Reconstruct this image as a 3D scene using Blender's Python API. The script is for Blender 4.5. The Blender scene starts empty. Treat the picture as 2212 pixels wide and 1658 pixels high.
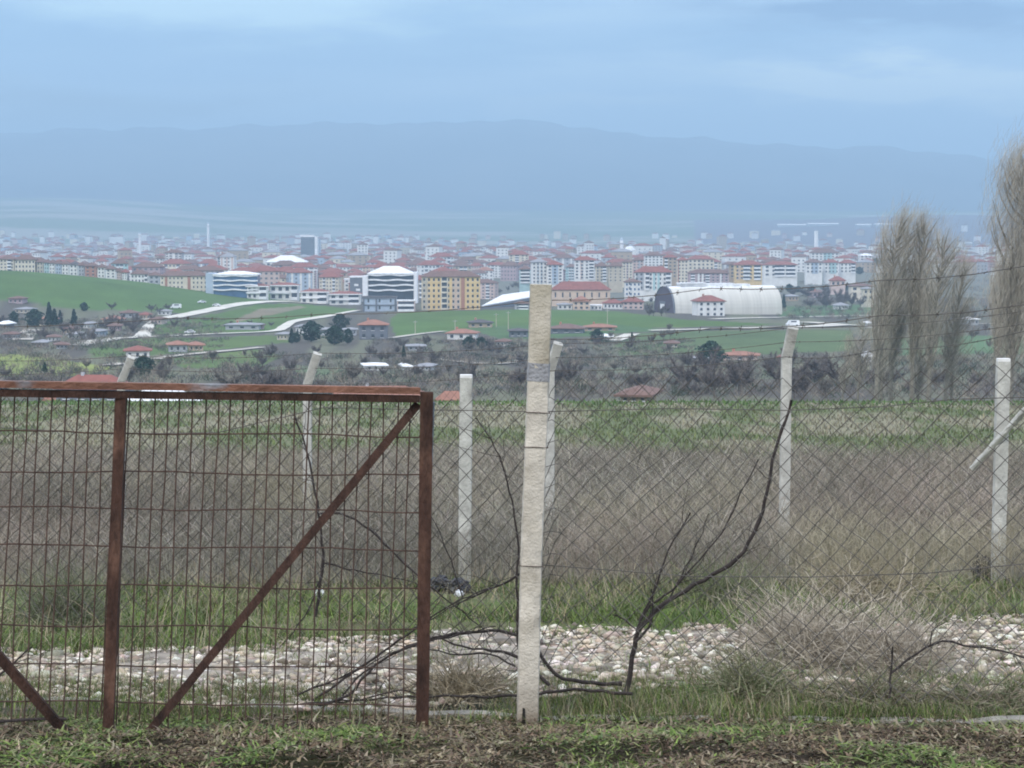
import bpy, bmesh, math, random
import numpy as np
from mathutils import Vector, Matrix, noise
R = math.radians
random.seed(7); rng = np.random.default_rng(7)
SC = bpy.context.scene; COL = SC.collection
# ------------------------------------------------------------------ camera
PITCH = R(4.17); F = 4790.0; CX, CY = 1106.0, 829.0
cam = bpy.data.cameras.new('camera'); cam.lens = 36*F/2212; cam.sensor_width = 36
cam.clip_start = 0.1; cam.clip_end = 60000
co = bpy.data.objects.new('camera', cam); COL.objects.link(co)
co.location = (0, 0, 0); co.rotation_euler = (R(90)-PITCH, 0, 0)
SC.camera = co
# ------------------------------------------------------------------ sky + sun
SUN_EL, SUN_AZ = R(38), R(205)          # azimuth from +Y clockwise: behind the camera, a little left
W = bpy.data.worlds.new('World'); SC.world = W; W.use_nodes = True
nt = W.node_tree; nt.nodes.clear()
def N(t, tree=None, **kw):
    n = (tree or nt).nodes.new(t)
    for k, v in kw.items(): setattr(n, k, v)
    return n
L = nt.links.new
out = N('ShaderNodeOutputWorld'); bg1 = N('ShaderNodeBackground'); bg2 = N('ShaderNodeBackground'); add = N('ShaderNodeAddShader')
sky = N('ShaderNodeTexSky', sky_type='NISHITA', sun_disc=False, sun_elevation=SUN_EL, sun_rotation=SUN_AZ)
sky.air_density = 1.2; sky.dust_density = 2.0
L(sky.outputs[0], bg1.inputs[0]); bg1.inputs[1].default_value = 0.05
tc = N('ShaderNodeTexCoord'); sep = N('ShaderNodeSeparateXYZ'); L(tc.outputs['Generated'], sep.inputs[0])
# overcast layer: blue-grey near the horizon, brighter and whiter overhead
ramp = N('ShaderNodeValToRGB'); L(sep.outputs['Z'], ramp.inputs[0])
cr = ramp.color_ramp; cr.elements[0].position = 0.0; cr.elements[0].color = (.34, .56, .84, 1)
cr.elements[1].position = 1.0; cr.elements[1].color = (1.8, 1.9, 2.2, 1)
for p, c in ((.035, (.36, .57, .85, 1)), (.10, (.15, .36, .68, 1)), (.22, (.85, 1.0, 1.25, 1)), (.45, (1.55, 1.66, 2.0, 1))):
    e = cr.elements.new(p); e.color = c
mp = N('ShaderNodeMapping'); mp.inputs['Scale'].default_value = (3.6, 3.6, 24); mp.inputs['Location'].default_value = (1.3, 0.4, 0.6)
mp.inputs['Rotation'].default_value = (0, R(-4), 0)
L(tc.outputs['Generated'], mp.inputs[0])
mp2 = N('ShaderNodeMapping'); mp2.inputs['Scale'].default_value = (12, 12, 62); L(tc.outputs['Generated'], mp2.inputs[0])
nz = N('ShaderNodeTexNoise'); nz.inputs['Scale'].default_value = 1.5; nz.inputs['Detail'].default_value = 6; nz.inputs['Roughness'].default_value = .5
nz.inputs['Distortion'].default_value = .5
L(mp.outputs[0], nz.inputs[0])
mr = N('ShaderNodeMapRange'); mr.inputs[1].default_value = .42; mr.inputs[2].default_value = .62; L(nz.outputs['Fac'], mr.inputs[0])
mr2 = N('ShaderNodeMapRange'); mr2.inputs[1].default_value = .012; mr2.inputs[2].default_value = .085; L(sep.outputs['Z'], mr2.inputs[0])
mr.inputs[4].default_value = .28
mu = N('ShaderNodeMath', operation='MULTIPLY'); L(mr.outputs[0], mu.inputs[0]); L(mr2.outputs[0], mu.inputs[1])
mx = N('ShaderNodeMixRGB'); mx.inputs[2].default_value = (1.05, 1.2, 1.3, 1); L(mu.outputs[0], mx.inputs[0]); L(ramp.outputs[0], mx.inputs[1])
def cloud(prev, az, el, wx, wz, col, amt, tilt=0):
    # one soft cloud bank in a fixed direction of the sky
    m_ = N('ShaderNodeMapping', vector_type='TEXTURE'); m_.inputs['Location'].default_value = (az, 1, el); m_.inputs['Scale'].default_value = (wx, 9, wz); m_.inputs['Rotation'].default_value = (0, R(tilt), 0)
    ad = N('ShaderNodeVectorMath', operation='MULTIPLY_ADD'); ad.inputs[1].default_value = (.20, 0, .046); L(nz2.outputs['Color'], ad.inputs[0]); L(tc.outputs['Generated'], ad.inputs[2])
    sb = N('ShaderNodeVectorMath', operation='SUBTRACT'); sb.inputs[1].default_value = (.10, 0, .023); L(ad.outputs[0], sb.inputs[0]); L(sb.outputs[0], m_.inputs[0])
    g_ = N('ShaderNodeTexGradient', gradient_type='QUADRATIC_SPHERE'); L(m_.outputs[0], g_.inputs[0]); q_ = N('ShaderNodeMapRange', interpolation_type='SMOOTHSTEP'); q_.inputs[2].default_value = .7; q_.inputs[4].default_value = amt; L(g_.outputs['Fac'], q_.inputs[0])
    x_ = N('ShaderNodeMixRGB'); x_.inputs[2].default_value = (*col, 1); L(q_.outputs[0], x_.inputs[0]); L(prev, x_.inputs[1]); return x_.outputs[0]
nz2 = N('ShaderNodeTexNoise'); nz2.inputs['Scale'].default_value = 1.0; nz2.inputs['Detail'].default_value = 8; nz2.inputs['Roughness'].default_value = .58; L(mp2.outputs[0], nz2.inputs[0])
sk = cloud(mx.outputs[0], -.12, .098, .20, .035, (.70, .98, 1.12), .9)
sk = cloud(sk, .16, .092, .17, .022, (.02, .14, .42), 1.0)
sk = cloud(sk, .17, .061, .20, .018, (.82, .97, 1.04), .95, 3)
sk = cloud(sk, .02, .055, .09, .010, (.62, .76, .9), .5)
sk = cloud(sk, -.19, .042, .19, .034, (.15, .24, .36), .9)
L(sk, bg2.inputs[0]); bg2.inputs[1].default_value = 1.0
L(bg1.outputs[0], add.inputs[0]); L(bg2.outputs[0], add.inputs[1]); L(add.outputs[0], out.inputs[0])
sl = bpy.data.lights.new('sun', 'SUN'); sl.energy = 1.3; sl.angle = R(14); sl.color = (1, .96, .9)
so = bpy.data.objects.new('sun', sl); COL.objects.link(so)
d = Vector((math.sin(SUN_AZ)*math.cos(SUN_EL), math.cos(SUN_AZ)*math.cos(SUN_EL), math.sin(SUN_EL)))
so.rotation_euler = d.to_track_quat('Z', 'Y').to_euler()
so.location = (0, -20, 60)
SC.view_settings.view_transform = 'Standard'; SC.view_settings.look = 'None'
SC.view_settings.exposure = -0.10; SC.view_settings.gamma = 1.0
SC.render.engine = 'CYCLES'
cy = SC.cycles; cy.use_denoising = True; cy.max_bounces = 5; cy.diffuse_bounces = 2; cy.glossy_bounces = 2
cy.transparent_max_bounces = 6; cy.volume_bounces = 0; cy.filter_width = 1.9
# ------------------------------------------------------------------ terrain
PY = [(-60, None), (0, None), (60, None), (132, None), (180, 940), (240, 880), (280, 862), (320, 884), (400, 866), (500, 820), (600, 790),
      (750, 745), (900, 710), (1050, 685), (1250, 663), (1500, 640), (2000, 604), (3000, 567), (4500, 543), (6500, 512), (8000, 482), (9500, 455),
      (15000, 440)]
ys = np.array([p[0] for p in PY], float)
zs = np.array([(-1.60-.0935*y if r is None else -(r-480)/4790*y) for y, r in PY])
def S(t): t = np.clip(t, 0, 1); return t*t*(3-2*t)
RIDGE_PX = [-600, 0, 300, 600, 740, 900, 1150, 1250, 1330, 1500, 1700, 1900, 2100, 2211, 2900]
RIDGE_RW = [300, 290, 283, 276, 271, 270, 267, 277, 291, 305, 318, 322, 342, 355, 395]
def zt(x, y):
    x = np.asarray(x, float); y = np.asarray(y, float)
    z = 0
    for k in (-.04, 0, .04):
        z = z + np.interp(y*math.exp(k), ys, zs)/3
    ne = S((y-100)/60)
    z = np.where(y < 100, -1.60-.0935*y, z*ne+(1-ne)*(-1.60-.0935*y))
    # green hill on the left
    hx = S((-95-x)/190)
    z = z + 22*hx*np.exp(-((y-1190)/np.where(y < 1190, 150., 330.))**2)
    # slope the right-hand blocks stand on, low rolls further off
    z = z + 3.5*np.sin(x/310+1)*S((y-1500)/900)*S((7000-y)/2000)
    z = z + 1.3*np.sin(x/57+y/140)*S((y-420)/200)*S((4000-y)/800)
    # far foothills (left pale fields, right brown ridge)
    px = CX+F*x/np.maximum(y, 1)
    z = z + 42*S((y-5200)/1800)*S((8600-y)/1200)*np.exp(-((px-2050)/420)**2)
    z = z + 55*S((y-5800)/1800)*np.exp(-((px-60)/420)**2)
    # mountains
    rw = np.interp(px, RIDGE_PX, RIDGE_RW) + 2.5*np.sin(px/31.)+1.6*np.sin(px/13.+1)
    top = -(rw-480)/4790*13000.
    m = S((y-9000)/3900)
    roll = 1+.010*np.sin(px/70+y/420)+.008*np.sin(px/27-y/260)+.05*(fbm(px/60, y/400, 1., 87)-.5)*S((12600-y)/900)
    z = np.where(y > 9000, z*(1-m)+top*m*np.where(y < 12800, roll, 1), z)
    return z
def z1(x, y): return float(zt(x, y))
UPV = np.array([0, math.sin(PITCH), math.cos(PITCH)]); FWV = np.array([0, math.cos(PITCH), -math.sin(PITCH)])
def ray(px, row): return FWV+np.array([1., 0, 0])*((px-CX)/F)+UPV*((CY-row)/F)
def P(px, row, D):
    "point seen at photo pixel (px,row) standing at distance y = D"
    r = ray(px, row); return Vector((r/r[1]*D).tolist())
YY = np.geomspace(4, 13500, 3500)
def G(px, row):
    r = ray(px, row); r = r/r[1]
    dz = r[2]*YY - zt(r[0]*YY, YY)
    k = np.argmax(dz < 0)
    if k == 0: k = len(YY)-1
    a, b = dz[k-1], dz[k]; t = a/(a-b) if a != b else 0
    y = YY[k-1]+(YY[k]-YY[k-1])*t
    return Vector((r[0]*y, y, z1(r[0]*y, y)))
def proj(x, y, z):
    dep = y*math.cos(PITCH)-z*math.sin(PITCH); u = y*math.sin(PITCH)+z*math.cos(PITCH)
    return CX+F*x/dep, CY-F*u/dep
def on(x, y, dz=0): return Vector((x, y, z1(x, y)+dz))
# ------------------------------------------------------------------ helpers
MATS = {}
def mat(name, col, rough=.85, var=.25, scale=3., bump=0., bscale=20., metal=0., attr=None, spec=.3, col2=None, c2s=(.5, .62), stretch=None, detail=5):
    if name in MATS: return MATS[name]
    m = bpy.data.materials.new(name); m.use_nodes = True; t = m.node_tree; b = t.nodes['Principled BSDF']
    b.inputs['Roughness'].default_value = rough; b.inputs['Metallic'].default_value = metal
    b.inputs['Specular IOR Level'].default_value = spec
    n = lambda k: t.nodes.new(k); l = t.links.new
    tcn = n('ShaderNodeTexCoord'); src = tcn.outputs['Object']
    if stretch:
        q = n('ShaderNodeMapping'); q.inputs['Scale'].default_value = stretch; l(src, q.inputs[0]); src = q.outputs[0]
    nn = n('ShaderNodeTexNoise'); nn.inputs['Scale'].default_value = scale; nn.inputs['Detail'].default_value = detail
    nn.inputs['Roughness'].default_value = .62
    l(src, nn.inputs[0])
    r = n('ShaderNodeMapRange'); r.inputs[1].default_value = .3; r.inputs[2].default_value = .7
    r.inputs[3].default_value = 1-var; r.inputs[4].default_value = 1+var; l(nn.outputs['Fac'], r.inputs[0])
    v = n('ShaderNodeVectorMath'); v.operation = 'SCALE'; l(r.outputs[0], v.inputs['Scale'])
    if attr:
        a = n('ShaderNodeAttribute'); a.attribute_name = attr; base = a.outputs['Color']; l(base, v.inputs[0])
    elif col2:
        n2 = n('ShaderNodeTexNoise'); n2.inputs['Scale'].default_value = scale*.55; n2.inputs['Detail'].default_value = 8
        l(src, n2.inputs[0]); r2 = n('ShaderNodeMapRange'); r2.inputs[1].default_value = c2s[0]; r2.inputs[2].default_value = c2s[1]
        l(n2.outputs['Fac'], r2.inputs[0]); mxx = n('ShaderNodeMixRGB'); l(r2.outputs[0], mxx.inputs[0])
        mxx.inputs[1].default_value = (*col, 1); mxx.inputs[2].default_value = (*col2, 1); l(mxx.outputs[0], v.inputs[0])
    else: v.inputs[0].default_value = col
    l(v.outputs[0], b.inputs['Base Color'])
    if bump:
        n3 = n('ShaderNodeTexNoise'); n3.inputs['Scale'].default_value = bscale; n3.inputs['Detail'].default_value = 6; l(src, n3.inputs[0])
        bb = n('ShaderNodeBump'); bb.inputs['Strength'].default_value = bump; bb.inputs['Distance'].default_value = .02
        l(n3.outputs['Fac'], bb.inputs['Height']); l(bb.outputs[0], b.inputs['Normal'])
    MATS[name] = m; return m
def tag(o, label=None, cat=None, group=None, kind=None):
    if label: o['label'] = label
    if cat: o['category'] = cat
    if group: o['group'] = group
    if kind: o['kind'] = kind
    return o
def empty(name, loc, rz=0):
    o = bpy.data.objects.new(name, None); COL.objects.link(o); o.location = loc; o.rotation_euler = (0, 0, rz); o.empty_display_size = .2
    return o
def link(name, me, parent=None, loc=None):
    o = bpy.data.objects.new(name, me); COL.objects.link(o)
    if parent: o.parent = parent
    if loc is not None: o.location = loc
    return o
class MB:
    def __init__(s): s.v = []; s.f = []; s.m = []
    def face(s, pts, m=0):
        k = len(s.v); s.v += [tuple(p) for p in pts]; s.f.append(tuple(range(k, k+len(pts)))); s.m.append(m)
    def box(s, x0, x1, y0, y1, z0, z1_, m=0):
        k = len(s.v)
        s.v += [(x0, y0, z0), (x1, y0, z0), (x1, y1, z0), (x0, y1, z0), (x0, y0, z1_), (x1, y0, z1_), (x1, y1, z1_), (x0, y1, z1_)]
        for f in ((0, 3, 2, 1), (4, 5, 6, 7), (0, 1, 5, 4), (1, 2, 6, 5), (2, 3, 7, 6), (3, 0, 4, 7)):
            s.f.append(tuple(k+i for i in f)); s.m.append(m)
    def hip(s, w, d, z, h, ov=.6, m=0, gable=False):
        a, b = w/2+ov, d/2+ov; rl = max(0, (a-b)) if a > b else 0; ry = max(0, (b-a)) if b > a else 0
        if gable: rl = a
        k = len(s.v)
        s.v += [(-a, -b, z), (a, -b, z), (a, b, z), (-a, b, z), (-rl, -ry, z+h), (rl, ry, z+h), (-a, -b, z-.25), (a, -b, z-.25), (a, b, z-.25), (-a, b, z-.25)]
        for f in ((0, 1, 5, 4), (1, 2, 5), (2, 3, 4, 5), (3, 0, 4), (6, 7, 1, 0), (7, 8, 2, 1), (8, 9, 3, 2), (9, 6, 0, 3), (9, 8, 7, 6)):
            s.f.append(tuple(k+i for i in f)); s.m.append(m)
    def tube(s, pts, rad, n=6, m=0, cap=True):
        pts = [Vector(p) for p in pts]; rad = rad if isinstance(rad, (list, tuple)) else [rad]*len(pts)
        k0 = len(s.v); ref = None
        for i, p in enumerate(pts):
            t = (pts[min(i+1, len(pts)-1)]-pts[max(i-1, 0)]).normalized()
            if ref is None: ref = Vector((0, 1, 0)) if abs(t.y) < .8 else Vector((1, 0, 0))
            u = t.cross(ref).normalized(); w = t.cross(u).normalized(); ref = u.cross(t) if False else ref
            for j in range(n):
                a = 2*math.pi*j/n; q = p+(u*math.cos(a)+w*math.sin(a))*rad[i]; s.v.append(tuple(q))
        for i in range(len(pts)-1):
            for j in range(n):
                a = k0+i*n+j; b = k0+i*n+(j+1) % n; s.f.append((a, b, b+n, a+n)); s.m.append(m)
        if cap:
            s.f.append(tuple(k0+j for j in range(n))); s.m.append(m)
            e = k0+(len(pts)-1)*n; s.f.append(tuple(e+n-1-j for j in range(n))); s.m.append(m)
    def mesh(s, name, mats, smooth=False):
        me = bpy.data.meshes.new(name); me.from_pydata(s.v, [], s.f)
        for m in (mats if isinstance(mats, (list, tuple)) else [mats]): me.materials.append(m)
        me.polygons.foreach_set('material_index', s.m)
        if smooth: me.polygons.foreach_set('use_smooth', [True]*len(s.f))
        me.update(); return me
    def build(s, name, mats, parent=None, loc=None, smooth=False): return link(name, s.mesh(name, mats, smooth), parent, loc)
def npmesh(name, V, Fa, mats, col=None, smooth=False, midx=None):
    "V (n,3), Fa (m,4 or 3), col per vertex (n,3)"
    me = bpy.data.meshes.new(name); k = Fa.shape[1]
    me.vertices.add(len(V)); me.vertices.foreach_set('co', V.astype(np.float32).ravel())
    me.loops.add(Fa.size); me.loops.foreach_set('vertex_index', Fa.astype(np.int32).ravel())
    me.polygons.add(len(Fa)); me.polygons.foreach_set('loop_start', np.arange(0, Fa.size, k, dtype=np.int32))
    me.polygons.foreach_set('loop_total', np.full(len(Fa), k, np.int32))
    if smooth: me.polygons.foreach_set('use_smooth', np.ones(len(Fa), bool))
    if midx is not None: me.polygons.foreach_set('material_index', midx.astype(np.int32))
    for m in (mats if isinstance(mats, (list, tuple)) else [mats]): me.materials.append(m)
    if col is not None:
        a = me.color_attributes.new('col', 'FLOAT_COLOR', 'POINT')
        a.data.foreach_set('color', np.c_[col, np.ones(len(col))].astype(np.float32).ravel())
    me.update(calc_edges=True); return me
def ribbons(C, Wd, side, col=None):
    "C (n,k,3) centre lines, Wd (n,k) widths, side (n,3) -> V,F,col"
    n, k, _ = C.shape; s = side[:, None, :]*Wd[:, :, None]*.5
    V = np.stack([C-s, C+s], 2).reshape(-1, 3)
    base = (np.arange(n)*k*2)[:, None]+(np.arange(k-1)*2)[None]
    Fa = np.stack([base, base+1, base+3, base+2], -1).reshape(-1, 4)
    cc = None if col is None else np.repeat(col, k*2, 0)
    return V, Fa, cc
def tubes(C, r, ref, n=3):
    "C (m,k,3) polylines, constant radius"
    m, k, _ = C.shape
    T = np.gradient(C, axis=1); T /= np.linalg.norm(T, axis=2, keepdims=True)+1e-9
    U = np.cross(T, np.array(ref)); U /= np.linalg.norm(U, axis=2, keepdims=True)+1e-9; Q = np.cross(T, U)
    a = np.arange(n)*2*math.pi/n
    V = (C[:, :, None]+r*(U[:, :, None]*np.cos(a)[:, None]+Q[:, :, None]*np.sin(a)[:, None]))
    b = (np.arange(m)*k*n)[:, None, None]+(np.arange(k-1)*n)[None, :, None]; j = np.arange(n)[None, None]; j2 = (j+1) % n
    Fa = np.stack([b+j, b+j2, b+n+j2, b+n+j], -1).reshape(-1, 4)
    return V.reshape(-1, 3), Fa
def cat_(parts):
    V = []; Fs = []; C = []; o = 0
    for v, f, c in parts:
        V.append(v); Fs.append(f+o); o += len(v); C.append(c)
    return np.concatenate(V), np.concatenate(Fs), (np.concatenate(C) if C[0] is not None else None)
def unit(v): return v/(np.linalg.norm(v, axis=-1, keepdims=True)+1e-9)
def vnoise(x, y, s=1., seed=0):
    "cheap smooth value noise in numpy, ~0..1"
    x = np.asarray(x)*s+seed*17.3; y = np.asarray(y)*s+seed*9.1
    xi = np.floor(x).astype(int); yi = np.floor(y).astype(int); fx = S(x-xi); fy = S(y-yi)
    def h(a, b):
        q = (a*374761393+b*668265263+seed*974634777) & 0x7fffffff; q = ((q ^ (q >> 13))*1274126177) & 0x7fffffff
        return ((q ^ (q >> 16)) & 0xffff)/65535.
    return (h(xi, yi)*(1-fx)+h(xi+1, yi)*fx)*(1-fy)+(h(xi, yi+1)*(1-fx)+h(xi+1, yi+1)*fx)*fy
def fbm(x, y, s=1., seed=0): return (vnoise(x, y, s, seed)*.5+vnoise(x, y, s*2.1, seed+1)*.3+vnoise(x, y, s*4.3, seed+2)*.2)
# ------------------------------------------------------------------ ground sheet
FIELDS = [  # (polygon in photo pixels, colour)
 ([(-60, 560), (620, 560), (620, 652), (560, 655), (420, 678), (330, 672), (200, 668), (60, 655), (-60, 640)], (.078, .135, .036)),
 ([(330, 722), (345, 700), (420, 684), (560, 657), (640, 655), (775, 668), (690, 684), (620, 700), (595, 717)], (.078, .135, .034)),
 ([(560, 668), (650, 660), (660, 664), (520, 694), (500, 694)], (.19, .17, .11)),
 ([(185, 748), (215, 737), (300, 731), (590, 724), (650, 737), (430, 758), (330, 768), (200, 770)], (.09, .14, .042)),
 ([(840, 690), (860, 675), (1130, 668), (1330, 672), (1480, 690), (1700, 700), (1400, 708), (1200, 702), (1100, 714), (940, 718), (855, 728)], (.078, .135, .034)),
 ([(1330, 742), (1380, 718), (1560, 714), (1835, 712), (1850, 757), (1600, 768), (1340, 768)], (.092, .13, .055)),
 ([(-60, 762), (60, 767), (130, 776), (240, 792), (190, 812), (-60, 812)], (.20, .23, .07)),
 ([(330, 776), (420, 767), (560, 753), (610, 770), (560, 792), (400, 795)], (.092, .138, .045)),
 ([(1690, 662), (1930, 655), (1930, 680), (1690, 684)], (.08, .14, .06)),
 ([(1000, 705), (1330, 700), (1440, 712), (1200, 730), (1090, 735)], (.075, .13, .052)),
 ([(530, 800), (640, 788), (760, 800), (640, 815)], (.11, .15, .08)),
 ([(1230, 800), (1500, 785), (1800, 775), (2300, 770), (2300, 800), (1600, 820)], (.13, .14, .09)),
 ([(1900, 730), (2300, 720), (2300, 765), (1900, 765)], (.09, .15, .07)),
]
def inpoly(px, py, poly):
    r = np.zeros(px.shape, bool); n = len(poly)
    for i in range(n):
        x0, y0 = poly[i]; x1, y1 = poly[(i+1) % n]
        if y0 == y1: continue
        c = ((y0 > py) != (y1 > py)) & (px < (x1-x0)*(py-y0)/(y1-y0)+x0); r ^= c
    return r
def track_edges(x):
    t = S((x+2.5)/6.5)
    return 12.95+1.0*t+.35*np.sin(x*1.7)+(fbm(x, x*0+3, 2.2, 91)-.5)*.7, 15.9+2.3*t+.4*np.sin(x*1.1+2)+(fbm(x, x*0+7, 1.9, 93)-.5)*1.5
def landcol(x, y, z):
    px, rw = proj(x, np.maximum(y, 1.), z); n1 = fbm(x, y, .9, 3); n2 = fbm(x, y, .12, 5); n3 = fbm(x/ (1+y/300), y/(1+y/120), .35, 8)
    c = np.zeros(x.shape+(3,)); c[:] = (.11, .105, .08)
    def put(m, col): c[m] = np.array(col)
    def mixc(a, b, t): return np.array(a)*(1-t[..., None])+np.array(b)*t[..., None]
    q = mixc((.055, .042, .028), (.07, .07, .032), S((n1-.4)*4)); m = y < 12.8; c[m] = q[m]
    a, b = track_edges(x); j = (fbm(x, y, 1.6, 11)-.5)*1.2
    m = (y > a+j*.8) & (y < b+j); q = mixc((.13, .11, .085), (.31, .27, .22), S((fbm(x, y, 2.6, 97)-.3)*2.5)); c[m] = q[m]
    m = (y >= b+j) & (y < 22.5); q = mixc((.12, .115, .06), (.085, .12, .035), S((n1-.3)*3)); c[m] = q[m]
    yb = 95+26*(fbm(x, x*0+1, .06, 77)-.5)*2; m = (y >= 22.5) & (y < yb); q = mixc((.155, .14, .105), (.13, .125, .09), n1); c[m] = q[m]
    t = S((fbm(x/6, y/26, 1., 21)-.45)*6); m = (y >= yb) & (y < 262); q = mixc((.21, .195, .125), (.115, .135, .06), t); c[m] = q[m]
    m = (y >= 262) & (y < 330); q = mixc((.075, .125, .035), (.12, .15, .06), n2); c[m] = q[m]
    m = y >= 330; q = mixc((.095, .085, .07), (.14, .14, .09), S((n3-.4)*4)); c[m] = q[m]
    jx = (fbm(x/ (y/60+1), y/(y/25+1), .8, 31)-.5)
    for poly, col in FIELDS:
        m = inpoly(px+jx*14, rw+jx*4, poly) & (y > 380) & (y < 1500)
        if m.any(): c[m] = np.array(col)*(.62+.5*fbm(x, y, .03, 41)+.28*fbm(x, y, .15, 43))[m][:, None]*(1+np.array([.5, .1, .1])*np.clip(fbm(x+y*.4, y*.3, .02, 47)-.5, 0, 1)[m][:, None])
    m = (y > 1480) & (y < 5200); q = mixc((.17, .15, .14), (.14, .16, .11), n2); c[m] = q[m]
    m = y >= 5200; q = mixc((.14, .17, .09), (.30, .28, .22), S((fbm(x/900, y/500, 1.6, 51)-.45)*5)); c[m] = q[m]
    m = (y >= 5200) & (px > 1500) & (y < 8300); c[m] = (.16, .13, .13)
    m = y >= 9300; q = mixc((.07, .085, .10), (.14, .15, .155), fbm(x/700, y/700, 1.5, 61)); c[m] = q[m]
    return c
yr = np.concatenate([np.linspace(-40, 4, 12)[:-1], np.geomspace(4, 14200, 760), [14600, 15500, 17000]])
uu = np.linspace(-1, 1, 421); us = .42*uu+.58*uu**3
YG, UG = np.meshgrid(yr, us, indexing='ij'); XG = UG*(26+.5*np.maximum(YG, 0)); ZG = zt(XG, YG)
ZG = np.where(YG > 13200, ZG-(YG-13200)*.06, ZG)
ZG += (fbm(XG, YG, 1.3, 71)-.5)*.10*(YG < 40)*S((YG+5)/5) - .03*(YG < 14) + (fbm(XG, YG, 3.2, 75)-.5)*.05*(YG < 14)
ti = np.arange(YG.size).reshape(YG.shape)
Fg = np.stack([ti[:-1, :-1], ti[:-1, 1:], ti[1:, 1:], ti[1:, :-1]], -1).reshape(-1, 4)
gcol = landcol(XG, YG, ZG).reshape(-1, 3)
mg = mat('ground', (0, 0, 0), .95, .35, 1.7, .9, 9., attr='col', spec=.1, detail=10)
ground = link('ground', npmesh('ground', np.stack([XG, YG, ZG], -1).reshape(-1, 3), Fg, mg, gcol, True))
tag(ground, 'rolling farmland falling away from the fence to the valley', kind='structure')
# ================================================================== NEAR: gate, fences, posts
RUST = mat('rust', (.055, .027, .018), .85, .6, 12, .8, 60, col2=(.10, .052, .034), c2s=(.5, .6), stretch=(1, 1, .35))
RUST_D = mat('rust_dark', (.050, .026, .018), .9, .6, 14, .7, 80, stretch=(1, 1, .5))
RUST_LIT = mat('rust_lit_top', (.20, .095, .06), .75, .45, 5, .6, 60, col2=(.24, .25, .26), c2s=(.55, .62), stretch=(.6, 1, 1))  # grey-patched rust; daylight on the rail top is lightened into the colour
WIRE = mat('gate_wire', (.075, .045, .033), .8, .4, 12)
LINK = mat('chain_wire', (.11, .10, .088), .7, .35, 9, metal=.2)
CONC = mat('concrete', (.56, .51, .42), .95, .22, 8, .5, 80, col2=(.33, .29, .22), c2s=(.50, .72))
def stain(m, z0, z1_, col, amt, z2=None, z3=None, col2=None, amt2=0):
    t = m.node_tree; b = t.nodes['Principled BSDF']; src = b.inputs['Base Color'].links[0].from_socket; tcn = t.nodes.new('ShaderNodeTexCoord'); sp = t.nodes.new('ShaderNodeSeparateXYZ'); t.links.new(tcn.outputs['Object'], sp.inputs[0])
    nn = t.nodes.new('ShaderNodeTexNoise'); nn.inputs['Scale'].default_value = 6; nn.inputs['Detail'].default_value = 6; t.links.new(tcn.outputs['Object'], nn.inputs[0])
    for a, b_, c, am in ((z0, z1_, col, amt), (z2, z3, col2, amt2)):
        if a is None: continue
        r = t.nodes.new('ShaderNodeMapRange'); r.inputs[1].default_value = a; r.inputs[2].default_value = b_; r.inputs[3].default_value = am*1.6; r.inputs[4].default_value = 0; t.links.new(sp.outputs['Z'], r.inputs[0])
        mm = t.nodes.new('ShaderNodeMath'); mm.operation = 'MULTIPLY'; t.links.new(r.outputs[0], mm.inputs[0]); t.links.new(nn.outputs['Fac'], mm.inputs[1])
        x = t.nodes.new('ShaderNodeMixRGB'); x.inputs[2].default_value = (*c, 1); t.links.new(mm.outputs[0], x.inputs[0]); t.links.new(src, x.inputs[1]); src = x.outputs[0]
    t.links.new(src, b.inputs['Base Color'])
stain(CONC, 0.0, .35, (.16, .12, .08), .8, 2.4, 1.75, (.26, .23, .15), .75)
CONC_L = mat('concrete_pale', (.47, .46, .41), .95, .22, 8, .7, 60, col2=(.29, .28, .25), c2s=(.50, .70))
CEM = mat('cement_patch', (.30, .30, .30), .95, .2, 14, .8, 70)
TIE = mat('tie_wire', (.06, .035, .025), .8, .3, 20)
BARK = mat('dead_bark', (.045, .036, .032), .9, .4, 20, .6, 90)
def gd(px): return 11.8-(912-px)*.00071         # the gate leaf turns slightly towards us on its left
def bar(mb, a, b, w, dpt, m=0, seg=10, j=.0, up=None):
    "rectangular bar between two points, w wide in the picture plane, dpt deep, slightly uneven"
    a = Vector(a); b = Vector(b); t = (b-a).normalized(); y = Vector((0, 1, 0)); u = t.cross(y).normalized(); y = u.cross(t).normalized()
    if y.y < 0: y = -y; u = -u
    k = len(mb.v)
    for i in range(seg+1):
        p = a.lerp(b, i/seg)
        for sx, sy in ((-1, -1), (1, -1), (1, 1), (-1, 1)):
            n = noise.noise(p*6+Vector((sx*3, sy*5, 0)))*j
            mb.v.append(tuple(p+u*(sx*w/2+n)+y*(sy*dpt/2)))
    for i in range(seg):
        for q in range(4):
            c = k+i*4+q; e = k+i*4+(q+1) % 4; mb.f.append((c, e, e+4, c+4)); mb.m.append(m)
    mb.f.append((k, k+1, k+2, k+3)); mb.m.append(m); e = k+seg*4; mb.f.append((e+3, e+2, e+1, e)); mb.m.append(m)
go = P(912, 1585, gd(912)); gate = empty('metal_gate', go)
tag(gate, 'rusty metal gate leaf of wire grid with diagonal braces', 'gate')
def rel(p, o): return Vector(p)-Vector(o)
def gp(px, row, dy=0): q = P(px, row, gd(px)+dy); return rel(q, go)
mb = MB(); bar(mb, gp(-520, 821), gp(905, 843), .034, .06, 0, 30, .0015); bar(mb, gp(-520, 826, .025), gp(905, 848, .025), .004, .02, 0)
top = mb.build('top_rail', RUST_LIT, gate)
mb = MB(); bar(mb, gp(-520, 841, .002), gp(905, 861, .002), .036, .045, 0, 30, .0015); mb.build('shaded_flange', RUST_D, gate)  # lower flange in dark rust, the rail's underside shade put into its colour
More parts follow.
